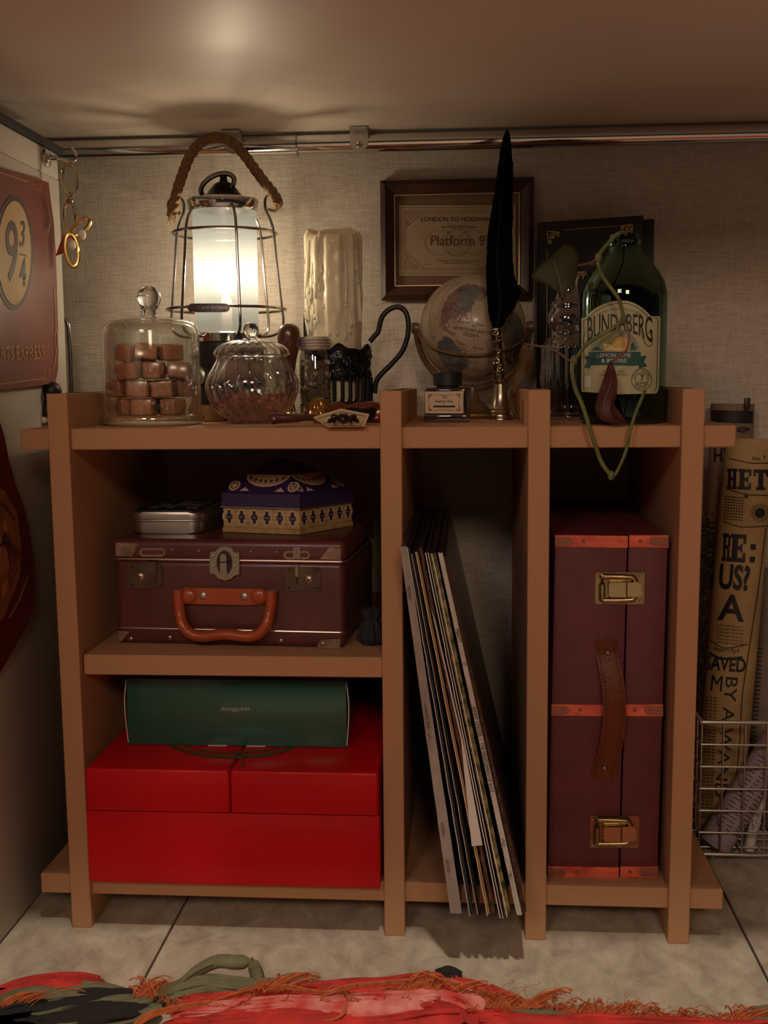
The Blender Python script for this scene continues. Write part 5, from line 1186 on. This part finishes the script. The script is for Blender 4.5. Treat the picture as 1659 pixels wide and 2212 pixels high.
for dx, dy in ((0, 0), (-11.5, 526)):
    def q(P): return [(x+dx, y+dy) for x, y in P]
    la = obj('latch', krelief(q([(1288, 1236), (1389, 1236), (1392, 1240), (1391, 1302), (1388, 1305), (1288, 1304), (1285, 1300), (1286, 1239)]), .0012, 0), brs, cs)
    ring = q([(1296, 1243), (1303, 1239), (1366, 1241), (1376, 1248), (1380, 1262), (1380, 1282), (1375, 1295), (1366, 1302), (1303, 1303), (1295, 1298)])
    bm = nb(); tube(bm, cr([Sk(1339+dx+(x-1339-dx)*.86, 1271+dy+(y-1271-dy)*.80, .0038) for x, y in ring], 3, True), .0026, 10, closed=True, flatn=1.0); obj('latch_loop', bm, brs, la)
    obj('latch_hook', prism(nb(), [Sk(x, y, .0022) for x, y in q([(1317, 1256), (1350, 1256), (1350, 1288), (1317, 1288), (1314, 1284), (1314, 1260)])], nK*.005), brl, la)
    obj('latch_tab', prism(nb(), [Sk(x, y, .0022) for x, y in q([(1354, 1256), (1378, 1256), (1384, 1262), (1385, 1280), (1380, 1287), (1354, 1288)])], nK*.0044), brl, la)
    for x, y in q([(1383, 1243), (1384, 1297), (1292, 1243), (1292, 1298)]): obj('latch_rivet', disc(Sk, nK, x, y, 3.6, s, .0016, .0010), steel, la)
# strap
ctr = [(1310, 1384), (1312, 1410), (1317, 1440), (1324, 1475), (1327, 1510), (1328, 1545), (1325, 1580), (1319, 1615), (1311, 1645), (1305, 1665), (1302, 1686)]
bm = nb(); rowl = []; cc_ = cr([V((x, y, 0)) for x, y in ctr], 4); n_ = len(cc_)
for i, p in enumerate(cc_):
    t = i/(n_-1); a_ = (cc_[min(i+1, n_-1)]-cc_[max(i-1, 0)]).normalized(); sd = V((-a_.y, a_.x, 0))*24.5; hgt = .0022+.011*math.sin(PI*max(0, min(1, (t-.12)/.76)))**.8
    rowl.append([bm.verts.new(Sk(p.x+sd.x*k, p.y+sd.y*k, hgt-.0008*k*k)) for k in (-1, -.9, 0, .9, 1)])
for A_, B_ in zip(rowl, rowl[1:]):
    for k in range(4): bm.faces.new((A_[k], A_[k+1], B_[k+1], B_[k]))
bmesh.ops.solidify(bm, geom=bm.faces[:], thickness=.0018); stp = obj('strap_handle', bm, leather, cs)
bm = nb()
for side in (-.72, .72):
    for i in range(0, n_*2-2):
        if i % 2: continue
        def pos(u):
            k = min(int(u), n_-2); f = u-k; p = cc_[k].lerp(cc_[k+1], f); t = u/(n_-1); a_ = (cc_[k+1]-cc_[k]).normalized(); sd = V((-a_.y, a_.x, 0))*24.5*side
            return Sk(p.x+sd.x, p.y+sd.y, .0040+.011*math.sin(PI*max(0, min(1, (t-.12)/.76)))**.8)
        tube(bm, [pos(i/2+.1), pos(i/2+.65)], .00045, 5)
obj('stitching', bm, pm('dark_thread', (.10, .03, .015), .7), stp)
for x, y in ((1312, 1409), (1305, 1657)): obj('strap_rivet', disc(Sk, nK, x, y, 6, s, .003, .0036), rv, stp)
# ---------------------------------------------------------------- records
RYf = -.050
RC = [  # top-left x, top-right x, top y, bottom-left x, bottom-right x, bottom y, colour, label
    (864, 879, 1180, 973, 998, 1984, 'rec_grey', (.62, .53, .47), 'thick grey-white record sleeve with printed spine, leftmost in bay'),
    (880, 885, 1183, 1014, 1022, 1979, 'rec_slate', (.05, .055, .065), 'black record sleeve with thin pale blue edge, second from left'),
    (889, 895, 1196, 1031, 1038, 1975, 'rec_black', (.02, .018, .016), 'black record sleeve with frayed brown edge, third from left'),
    (897, 903, 1192, 1052, 1059, 1979, 'rec_tan', (.55, .36, .18), 'tan-edged record sleeve, fourth from left'),
    (905, 912, 1184, 1062, 1070, 1971, 'rec_brown', (.19, .09, .05), 'worn brown record sleeve, fifth from left'),
    (917, 926, 1194, 1080, 1087, 1984, 'rec_gate', (.03, .026, .024), 'dark gatefold record sleeve with white folded edge'),
    (928, 942, 1196, 1091, 1104, 1981, 'rec_floral', (.06, .06, .02), 'record sleeve with green and yellow floral edge'),
    (946, 956, 1194, 1116, 1128, 1981, 'rec_white', (.93, .84, .74), 'record sleeve with white spine lettered in black'),
    (958, 963, 1203, 1128, 1137, 1968, 'rec_worn', (.13, .062, .035), 'dark record sleeve with torn brown spine, rightmost in bay')]
for i, (a, b, ty, c_, d_, by, mn, col, lab) in enumerate(RC):
    kw = dict(var=.1, vs=60)
    if mn == 'rec_floral': kw = dict(vcol=(.60, .50, .20), vs=170)
    if mn in ('rec_brown', 'rec_worn'): kw = dict(var=.5, vs=160)
    Q_ = [at(a, ty, Y=RYf), at(b, ty, Y=RYf), at(d_, by, Y=RYf), at(c_, by, Y=RYf)]
    t = thing('record', lab, 'record', (Q_[3].x, .10, ZB), group='vinyl records leaning in the narrow bay')
    for q_ in (Q_[2], Q_[3]): q_.z = max(q_.z, ZB+.0006)
    cover = pm(mn+'_cover', (.035, .028, .026) if mn != 'rec_worn' else (.075, .055, .045), .35, var=.3, vs=20, coat=.3) 
    obj('sleeve', hexa(nb(), [q_+V((0, .0012, 0)) for q_ in Q_], (0, .3125, 0), bev=.0008, seg=1), cover, t, sm=False)
    # the spine: slightly irregular strip along the front
    bm = nb(); N_ = 40; L1 = []; L2 = []
    for k in range(N_+1):
        f = k/N_; l = Q_[0].lerp(Q_[3], f); r = Q_[1].lerp(Q_[2], f); j = random.uniform(-.0004, .0004)*(1.3 if mn in ('rec_brown', 'rec_black') else .8 if mn == 'rec_worn' else .3)+(.0008 if mn == 'rec_worn' else 0)
        L1.append(l+V((j, random.uniform(-.0006, .0002), 0))); L2.append(r+V((j*.6, random.uniform(-.0006, .0002), 0)))
    va = [bm.verts.new(p) for p in L1]; vb = [bm.verts.new(p) for p in L2]; vc = [bm.verts.new((p+q_)/2+V((0, -.0004, 0))) for p, q_ in zip(L1, L2)]
    for k in range(N_): bm.faces.new((va[k], vc[k], vc[k+1], va[k+1])); bm.faces.new((vc[k], vb[k], vb[k+1], vc[k+1]))
    bmesh.ops.solidify(bm, geom=bm.faces[:], thickness=.0006)
    spn = obj('spine', bm, pm(mn, col, .5, **kw), t)
    Sr = plS((0, RYf-.0013, 0), (0, -1, 0)); tilt = math.atan2(by-ty, (c_+d_)/2-(a+b)/2)
    def lat(f, off=0): return ((a+b)/2+((c_+d_)/2-(a+b)/2)*f+off, ty+(by-ty)*f)
    if mn == 'rec_white':
        for f, st in ((.228, 'MERITT'), (.305, '17'), (.545, 'BENNY CARTER  -  THE GENTLEMAN OF JAZZ  -'), (.795, '1960'), (.84, '-'), (.885, '1961')):
            x, y = lat(f); bm = nb(); text(bm, Sr, st, x, y, 8.2, rot=tilt, sx=.80, h=.0005); flat('spine_lettering', bm, ink, spn)
    if mn == 'rec_grey':
        for f, st in ((.125, 'RECORD'), (.47, 'La SONATE  SIDES 1 and 2'), (.76, 'RECORD'), (.86, 'ALP 1207')):
            x, y = lat(f); bm = nb(); text(bm, Sr, st, x-2, y, 6.6, rot=tilt, sx=.8, bold=.004, h=.0005); flat('spine_lettering', bm, pm('grey_ink', (.05, .04, .04), .6), spn)
    if mn in ('rec_slate', 'rec_black', 'rec_gate', 'rec_floral', 'rec_tan'):
        colr = {'rec_slate': (.55, .50, .42), 'rec_black': (.42, .33, .24), 'rec_gate': (.85, .74, .62), 'rec_floral': (.85, .74, .60), 'rec_tan': (.75, .52, .26)}[mn]
        bm = nb(); off = 2.5 if mn in ('rec_floral', 'rec_tan') else -3
        pts = [lat(k/20, -abs(off)*.9+random.uniform(-.7, .7)) for k in range(21)]; rib(bm, Sr, pts, 1.9, .0004, 2)
        if mn == 'rec_gate': rib(bm, Sr, [lat(k/20, 3.2) for k in range(21)], 1.4, .0004, 0)
        flat('pale_edge', bm, pm(mn+'_edge', colr, .6), spn)
bm = nb()
P = [at(x, y, Y=RYf-.0035) for x, y in ((930, 1312), (940, 1340), (1004, 1620), (1042, 1826), (1019, 1828), (996, 1600), (935, 1330))]; prism(bm, P, (0, .012, 0))
o = obj('paper_insert', bm, pm('insert_white', (.60, .54, .50), .6), sm=False); tag(o, 'loose white paper insert sticking out between the records', 'paper')
# ---------------------------------------------------------------- wire basket with rolls, right
BY = .165; bx0 = at(1513, 1700, Y=BY).x; bx1 = .56; bzt = at(1530, 1560, Y=BY).z; bzb = at(1540, 1845, Y=BY).z; BYb = .309
bk_ = thing('wire_basket', 'chrome wire basket on the floor right of the shelf', 'basket', (.4, .25, 0))
wm = pm('basket_wire', (.60, .56, .53), .22, 1)
def wire(p, q_, r): obj('wire', tube(nb(), [V(p), V(q_)], r, 8), wm, bk_)
bx0t = at(1515, 1560, Y=BY).x
for k in range(7):
    z = bzb+(bzt-bzb)*k/6; r = .0022 if k in (0, 6) else .0012
    wire((bx0, BY, z), (bx1, BY, z), r); wire((bx0, BY, z), (bx0, BYb, z), r); wire((bx1, BY, z), (bx1, BYb, z), r); wire((bx0, BYb, z), (bx1, BYb, z), r)
gp = .0215; k = 0
while bx0+k*gp < bx1+.001:
    x = bx0+k*gp; wire((x, BY+.0012, bzb-.003), (x, BY+.0012, bzt), .0011); wire((x, BYb-.0012, bzb), (x, BYb-.0012, bzt), .0011); wire((x, BY, bzb), (x, BYb, bzb), .0011); k += 1
for k in range(1, 9):
    y = BY+k*gp
    if y < BYb: wire((bx0, y, bzb), (bx0, y, bzt), .0011); wire((bx0, y, bzb-.0015), (bx1, y, bzb-.0015), .0011)
for x, y in ((bx0+.016, BY), (bx1-.02, BY), (bx0+.016, BYb), (bx1-.02, BYb)):
    sg = 1 if y == BY else -1
    obj('foot', tube(nb(), cr([V((x, y, bzb)), V((x-.003, y+.002*sg, bzb*.6)), V((x-.014, y+.012*sg, .0024))], 4), .0018, 8), wm, bk_)
def roll(name, label, t0, t1, Yt_, Yb_, hw, col, thick=.001, **kw):
    s_ = sc((Yt_+Yb_)/2); a = at(*t0, Y=Yt_); b = at(*t1, Y=Yb_); r = hw*s_
    t = thing(name, label, 'paper roll', tuple(b)); ax_ = (a-b).normalized(); L_ = (a-b).length
    m_ = pm(name+str(len(MC)), col, .7, **kw)
    bm = nb(); qq = V((0, 0, 1)).rotation_difference(ax_)
    pts_ = []
    for i in range(0, 110):                        # a spiral sheet, two turns
        th = i/109*2.4*2*PI; rr = r-.0011*(1-i/109)*2.4; pts_.append((rr*math.cos(th+1.9), rr*math.sin(th+1.9)))
    lo = [bm.verts.new(b+qq @ V((x, y, 0))) for x, y in pts_]; hi = [bm.verts.new(a+qq @ V((x, y, 0))) for x, y in pts_]
    for i in range(109): bm.faces.new((lo[i], lo[i+1], hi[i+1], hi[i]))
    o_ = obj('rolled_sheet', bm, m_, t); return t, o_, cylS(b, a, r), a, b, r
tnews = (.40, .265, .115)
nr, ns, Sn, *_ = roll('newspaper_roll', 'tan rolled newspaper with large black headlines leaning in basket', (1622, 948), (1550, 1790), .245, .235, 52, tnews, var=.15, vs=30)
bm = nb()
def T(st, x, y, sz, **k): text(bm, Sn, st, x, y, sz, h=.0005, step=8, **k)

SLAB = {'H': [(.10, 0, .40, 1), (.60, 0, .90, 1), (0, 0, .48, .13), (.52, 0, 1, .13), (0, .87, .48, 1), (.52, .87, 1, 1), (.3, .43, .7, .57)],
        'E': [(.12, 0, .46, 1), (0, 0, .95, .15), (0, .85, .95, 1), (.4, .43, .68, .57), (.78, .1, .95, .33), (.78, .67, .95, .9), (.62, .36, .74, .64)],
        'T': [(.34, 0, .66, 1), (0, 0, 1, .15), (.2, .87, .8, 1), (0, .1, .15, .33), (.85, .1, 1, .33)],
        'R': [(.12, 0, .42, 1), (0, 0, .75, .14), (0, .86, .52, 1), (.4, .42, .75, .56), (.68, .08, .93, .48), (.62, .52, .88, .90), (.6, .86, 1, 1)],
        ':': [(.15, .18, .75, .42), (.15, .72, .75, .96)]}
def slab(ch, x, y, w_, h_, rot=0):
    cs, sn = math.cos(rot), math.sin(rot)
    for a0_, b0_, a1_, b1_ in SLAB[ch]:
        poly(bm, Sn, [(x+u*w_*cs-v*h_*sn, y+u*w_*sn+v*h_*cs) for u, v in rect(a0_, b0_, a1_, b1_)], .0005, 8)
slab('H', 1571, 1012, 22, 44, .03); slab('E', 1595, 1013, 30, 44, .03); slab('T', 1628, 1014, 32, 44, .02)
slab('R', 1562, 1152, 18, 60, .06); slab('E', 1579, 1153, 36, 60, .06); slab(':', 1620, 1166, 18, 50, .06)
T('US?', 1586, 1250, 52, sx=.62, bold=.045, rot=.08)
T('A', 1580, 1316, 56, sx=1.0, bold=.03, rot=.08); T('SAVED', 1567, 1436, 30, sx=.72, bold=.03, rot=.08); T('M', 1548, 1478, 36, sx=.75, rot=.1)
T('BY A WAND', 1567, 1592, 27, sx=1.25, rot=PI/2+.10, bold=.002)
T('Report Pg.9', 1570, 1404, 9, rot=.1, sx=.9); T('No. 7', 1640, 990, 9, rot=-.1)
for k in range(6): T('a new paper found in the late\nhour'.split('\n')[0][:22+k % 3], 1577, 1352+k*7.5, 4.6, rot=.10, sx=.92)
for k in range(9):
    for j in range(7): rib(bm, Sn, [(1567+j*6-k*.4, 1072+k*6+j*.6), (1571+j*6-k*.4, 1072.5+k*6+j*.6)], 2.2, .0005, 0)
for k in range(24):
    a = 2*PI*k/24; rib(bm, Sn, [(1642+13*math.cos(a), 1108+13*math.sin(a)), (1642+(20+3*(k % 2))*math.cos(a), 1108+(20+3*(k % 2))*math.sin(a))], 1, .0005, 0)
poly(bm, Sn, ell(1642, 1108, 11, 11, 20), .0005, 8)
for P in ([(1575, 990), (1620, 1000), (1660, 1000)], [(1572, 1056), (1612, 1068), (1665, 1070)], [(1562, 1126), (1600, 1138), (1660, 1136)], [(1533, 1382), (1565, 1400), (1615, 1392)]): rib(bm, Sn, P, 1.8, .0005, 4)
rib(bm, Sn, [(1531, 1410), (1560, 1423), (1604, 1420)], 5, .0005); rib(bm, Sn, [(1655, 1140), (1640, 1260), (1622, 1380), (1604, 1500), (1598, 1600), (1588, 1700)], 1.8, .0005)
poly(bm, Sn, [(1612, 1064), (1614, 1069), (1619, 1069), (1615, 1072), (1617, 1077), (1612, 1074), (1607, 1077), (1609, 1072), (1605, 1069), (1610, 1069)], .0005)
for k in range(38):
    for j in range(4): y = 1508+k*7; x = 1524+j*6-k*.28; 
    for j in range(3): rib(bm, Sn, [(1524+j*9-k*.25, 1505+k*7+j), (1530+j*9-k*.25+random.uniform(-1, 1), 1506+k*7+j)], 1.6, .0005, 0)
flat('newsprint', bm, ink, ns)
r2, s2, Sn2, *_ = roll('poster_roll', 'dark rolled poster with black header band standing behind the newspaper', (1583, 872), (1548, 1800), .288, .280, 46, (.22, .15, .095), var=.2, vs=20)
bm = nb(); poly(bm, Sn2, [(1536, 886), (1627, 888), (1626, 914), (1537, 912)], .0004, 8); text(bm, Sn2, 'HT', 1560, 985, 30, sx=.7, bold=.02, h=.0005, step=8)
text(bm, Sn2, 'CONCERNING HIS WHEREABOUTS -', 1520, 1300, 17, sx=1.0, bold=.02, rot=-PI/2+.03, h=.0005, step=10); text(bm, Sn2, 'DEPARTMENT -', 1534, 1190, 17, sx=1.0, bold=.02, rot=-PI/2+.03, h=.0005, step=10)
for k in range(5): rib(bm, Sn2, [(1592, 925+k*1.5), (1605+k, 922+k*3), (1620, 926)], 1, .0005)
flat('dark_print', bm, ink, s2, kind='stuff')
tp2 = at(1614, 872, Y=.262); obj('black_clip', box(nb(), (tp2.x, .262, tp2.z), (.006, .004, .012), bev=.0008), black, r2)
r3, s3, Sn3, *_ = roll('brown_paper_roll', 'faded brown printed paper roll at the frame edge in basket', (1668, 1230), (1632, 1795), .284, .280, 30, (.20, .15, .11), var=.2, vs=30)
bm = nb()
for k in range(40): rib(bm, Sn3, [(1632-k*.6+4, 1400+k*9), (1648-k*.6, 1402+k*9)], 2, .0005, 0)
flat('dark_print', bm, ink, s3, kind='stuff')
lil = (.34, .25, .29)
r4, s4, Sn4, *_ = roll('lilac_paper_roll', 'lilac printed paper roll lying slanted across the basket', (1690, 1590), (1545, 1822), .191, .188, 37, lil)
bm = nb(); axd = (V((1690, 1590, 0))-V((1545, 1822, 0))).normalized()
for k in range(24):
    for j in range(3):
        cxk, cyk = 1570+k*6.0*axd.x/axd.length*1.6, 1792+k*6.0*axd.y*1.6; nxp, nyp = -axd.y, axd.x
        o1 = (-30+j*21+random.uniform(-2, 2)); o2 = o1+random.uniform(11, 17)
        if cxk > 1665: continue
        rib(bm, Sn4, [(cxk+nxp*o1*-1, cyk+nyp*o1*-1), (cxk+nxp*o2*-1, cyk+nyp*o2*-1)], 2.6, .0005, 0)
flat('violet_print', bm, pm('violet_ink', (.10, .06, .095), .6), s4)
r5, s5, Sn5, *_ = roll('white_paper_tube', 'thin white paper tube standing beside the lilac roll', (1680, 1560), (1618, 1836), .200, .196, 13, (.62, .54, .48))
bm = nb(); text(bm, Sn5, 'Cafe', 1628, 1782, 9, rot=PI/2+.15, h=.0004); flat('lettering', bm, ink, s5)
p = at(1662, 1745, Y=.25)
o = obj('red_packet', box(nb(), (p.x+.012, .25, .045), (.04, .03, .058), bev=.003), pm('packet_red', (.30, .03, .025), .5, vcol=(.25, .16, .10), vs=40)); tag(o, 'red patterned packet in the basket at the right frame edge', 'packet')
# ---------------------------------------------------------------- rug
rg = thing('rag_rug', 'red, green and black rag rug with frayed orange fringe', 'rug', (0, -.3, 0))
fabm = {'red': pm('fabric_red', (.56, .034, .026), .85, var=.3, vs=40, bump=.4, bs=500), 'pink': pm('fabric_pink', (.80, .30, .26), .85, vcol=(.58, .05, .04), vs=50, bump=.4, bs=500),
        'green': pm('fabric_green', (.16, .155, .085), .9, var=.2, vs=60, bump=.4, bs=500), 'black': pm('fabric_black', (.014, .013, .013), .9, bump=.4, bs=500), 'orange': pm('thread_orange', (.50, .13, .040), .9, var=.2, vs=200)}
obj('rug_base', box(nb(), (.2, -.375, .003), (1.1, .42, .006), bev=.002), fabm['red'], rg)
def edgeY(x): # front line of the rug, by the photo
    return 0
def strip(pts, r, col, fl_=.45, lab=None):
    P = cr([at(x, y, Y=Y-.026) for x, y, Y in pts], 8); bm = nb(); sd_ = random.random()*50
    n_ = len(P); seg = 14; rings = []
    for i, p in enumerate(P):
        a = P[max(i-1, 0)]; b = P[min(i+1, n_-1)]; t = (b-a).normalized(); u = V((0, 0, 1)); u = (u-t*u.dot(t)).normalized(); v = t.cross(u)
        rr = r*(1+.35*mnoise.noise(V((p.x*18+sd_, 0, sd_))))*min(1, .25+.75*min(i, n_-1-i)/5); ring = []
        for k in range(seg):
            th = 2*PI*k/seg; w_ = 1+.28*mnoise.noise(V((p.x*22+sd_, math.cos(th)*1.6, math.sin(th)*1.6+sd_)))+.10*math.sin(5*th+p.x*60)
            ring.append(bm.verts.new(p+u*(rr*fl_*w_*math.sin(th))+v*(rr*w_*math.cos(th))))
        rings.append(ring)
    for A_, B_ in zip(rings, rings[1:]):
        for k in range(seg): bm.faces.new((A_[k], A_[(k+1) % seg], B_[(k+1) % seg], B_[k]))
    bm.faces.new(rings[0][::-1]); bm.faces.new(rings[-1])
    for q_ in range(5):                           # folds and torn ribbons along the strip
        off = random.uniform(-.8, .8)*r; ph = random.random()*9; a0_ = random.randint(0, n_//3); a1_ = random.randint(n_//2, n_)
        Q = [p+V((0, off+.5*r*mnoise.noise(V((p.x*14, ph, 0))), r*fl_*.85*math.sqrt(max(.1, 1-(off/r)**2))+r*.18*mnoise.noise(V((p.x*25, ph, 3))))) for p in P[a0_:a1_]]
        if len(Q) > 3: tube(bm, Q, [r*(.10+.16*abs(mnoise.noise(V((p.x*20, ph, 7))))+.04) for p in Q], 7, flatn=.7)
    for v in bm.verts: v.co.z = max(v.co.z, .0006)
    return obj('fabric_strip', bm, fabm[col], rg, ang=80, label=lab)
strip([(-60, 2180, -.09), (20, 2150, -.085), (80, 2132, -.08), (130, 2128, -.08), (180, 2133, -.08), (240, 2150, -.085)], .013, 'red')
strip([(-60, 2205, -.10), (10, 2168, -.095), (70, 2148, -.09), (140, 2146, -.09), (220, 2150, -.09), (260, 2160, -.095)], .012, 'green')
strip([(-60, 2212, -.11), (30, 2180, -.105), (120, 2168, -.10), (200, 2163, -.10), (280, 2160, -.10), (330, 2165, -.10)], .012, 'black')
strip([(-60, 2225, -.118), (60, 2200, -.112), (150, 2186, -.112), (220, 2172, -.11), (300, 2160, -.105), (340, 2150, -.10)], .008, 'green')
strip([(-40, 2235, -.13), (60, 2215, -.12), (160, 2198, -.12), (260, 2186, -.118), (330, 2180, -.115)], .013, 'black')
strip([(-40, 2245, -.135), (60, 2232, -.13), (180, 2214, -.128), (260, 2205, -.125), (320, 2190, -.12), (350, 2172, -.115)], .009, 'green')
strip([(300, 2160, -.095), (350, 2150, -.09), (400, 2134, -.09), (450, 2126, -.09), (520, 2132, -.09), (580, 2135, -.09), (640, 2140, -.09)], .012, 'green')
strip([(375, 2150, -.085), (400, 2120, -.085), (430, 2096, -.082), (470, 2078, -.078), (510, 2080, -.078), (545, 2077, -.078)], .0062, 'green', .9, 'green strip raised in a loop')
strip([(543, 2074, -.078), (551, 2090, -.079), (557, 2110, -.082), (562, 2132, -.086)], .0048, 'green', .9)
strip([(380, 2160, -.10), (450, 2156, -.10), (540, 2150, -.10), (640, 2142, -.10), (740, 2136, -.095), (830, 2130, -.09), (900, 2125, -.09), (1000, 2130, -.09), (1060, 2150, -.095)], .010, 'red')
strip([(560, 2168, -.105), (660, 2158, -.10), (760, 2150, -.10), (860, 2152, -.10), (960, 2150, -.10)], .010, 'black')
strip([(370, 2190, -.12), (460, 2188, -.12), (560, 2182, -.12), (650, 2178, -.12), (760, 2178, -.12), (860, 2172, -.12), (950, 2162, -.11)], .014, 'pink')
strip([(340, 2225, -.14), (470, 2218, -.135), (620, 2210, -.135), (760, 2208, -.13), (900, 2200, -.13), (1010, 2190, -.12)], .016, 'red')
strip([(820, 2165, -.11), (900, 2152, -.105), (960, 2146, -.10), (1010, 2160, -.105), (1040, 2185, -.115)], .015, 'pink')
strip([(940, 2110, -.078), (970, 2104, -.078), (1000, 2118, -.08)], .008, 'black')
strip([(600, 2122, -.082), (640, 2114, -.08), (690, 2122, -.084)], .006, 'green')
strip([(1000, 2125, -.085), (1060, 2145, -.088), (1120, 2170, -.095), (1180, 2188, -.10), (1260, 2198, -.105), (1400, 2206, -.108), (1600, 2215, -.11)], .008, 'red')
strip([(1040, 2170, -.098), (1090, 2180, -.10), (1160, 2196, -.108), (1260, 2208, -.112)], .011, 'green')
strip([(1090, 2178, -.096), (1150, 2190, -.102), (1240, 2200, -.106)], .005, 'black')
strip([(1000, 2200, -.125), (1120, 2212, -.125), (1300, 2220, -.125), (1560, 2228, -.125), (1700, 2230, -.125)], .012, 'red')
strip([(1600, 2215, -.105), (1650, 2200, -.10), (1720, 2195, -.10)], .012, 'green')
for k in range(7): strip([(-80+x*260, 2260+k*55+random.uniform(-8, 8), -.15-k*.035) for x in range(8)], .018, random.choice(('red', 'green', 'pink', 'black')))
# fringe
bm = nb()
def strand(pts, r=.00045): tube(bm, cr([at(x, y, Y=Y-.034) for x, y, Y in pts], 4), r, 4)
for k in range(26):
    o1 = random.uniform(-5, 5); o2 = random.uniform(-5, 5)
    strand([(560+o1, 2130+o2, -.095), (620, 2132+o1, -.10), (700+o2, 2145+o2, -.105), (740, 2135+o1, -.10), (800+o1, 2126+o2, -.098), (900, 2120+o1, -.096), (1000+o2, 2128+o2, -.096), (1070, 2150+o1, -.10)], .0006)
for k in range(14):
    o1 = random.uniform(-5, 5); strand([(280, 2225+o1, -.14), (330+o1, 2190+o1, -.13), (420, 2170+o1, -.125), (500+o1, 2152-o1, -.12), (558, 2132+o1*.5, -.10)], .0006)
for k in range(6):
    o1 = random.uniform(-3, 3); strand([(700+o1, 2150, -.105), (672+o1, 2180, -.12), (690, 2205+o1, -.13), (735+o1, 2195, -.13), (750, 2160+o1, -.115), (742, 2135, -.10)], .0005)
tips = [(290, 340, 2150, 9), (555, 620, 2135, 7), (860, 1000, 2136, 12), (1020, 1170, 2176, 20), (1170, 1330, 2197, 18), (1330, 1480, 2205, 20), (1480, 1620, 2209, 16), (0, 50, 2170, 5), (380, 900, 2168, 26), (600, 1100, 2185, 22), (300, 420, 2190, 10)]
for x0_, x1_, yy, nn_ in tips:
    for c_ in range(nn_):                          # clumps of loose thread, each with its own lean
        xc = random.uniform(x0_, x1_); ln = random.uniform(14, 44); lean = random.gauss(.45, .8); sp_ = random.uniform(3, 9)
        for k in range(random.randint(5, 13)):
            x = xc+random.gauss(0, sp_); l2 = ln*random.uniform(.5, 1.1); d = lean*l2+random.gauss(0, 5); y0_ = yy+random.uniform(0, 9); cu = random.gauss(0, 6)
            strand([(x, y0_, -.10), (x+d*.25+cu*.5, y0_-l2*.4, -.099), (x+d*.7+cu, y0_-l2*.8, -.098), (x+d*1.2+cu*.3, y0_-l2, -.097), (x+d*1.5-cu*.5, y0_-l2*.85, -.096)], random.choice((.0003, .00045, .0007)))
for k in range(34):
    x = random.uniform(560, 1600); yb_ = 2134+max(0, x-950)*.12; l2 = random.uniform(10, 34); a = random.gauss(0, 1)
    strand([(x, yb_, -.10), (x+10*a, yb_-l2*.5, -.1), (x+18*a, yb_-l2*.8, -.1), (x+26*a+6, yb_-l2*.9, -.1), (x+28*a, yb_-l2*1.1, -.1)], .00022)
for k in range(60):
    x = random.uniform(420, 1100); y = 2155+random.uniform(0, 60); a = random.random()*6; strand([(x, y, -.115), (x+14*math.cos(a), y-8, -.114), (x+25*math.cos(a), y-4+8*math.sin(a), -.113), (x+30*math.cos(a+.5), y+4, -.113)], .0004)
for v in bm.verts: v.co.z = max(v.co.z, .0004)
obj('fringe', bm, fabm['orange'], rg, kind='stuff')
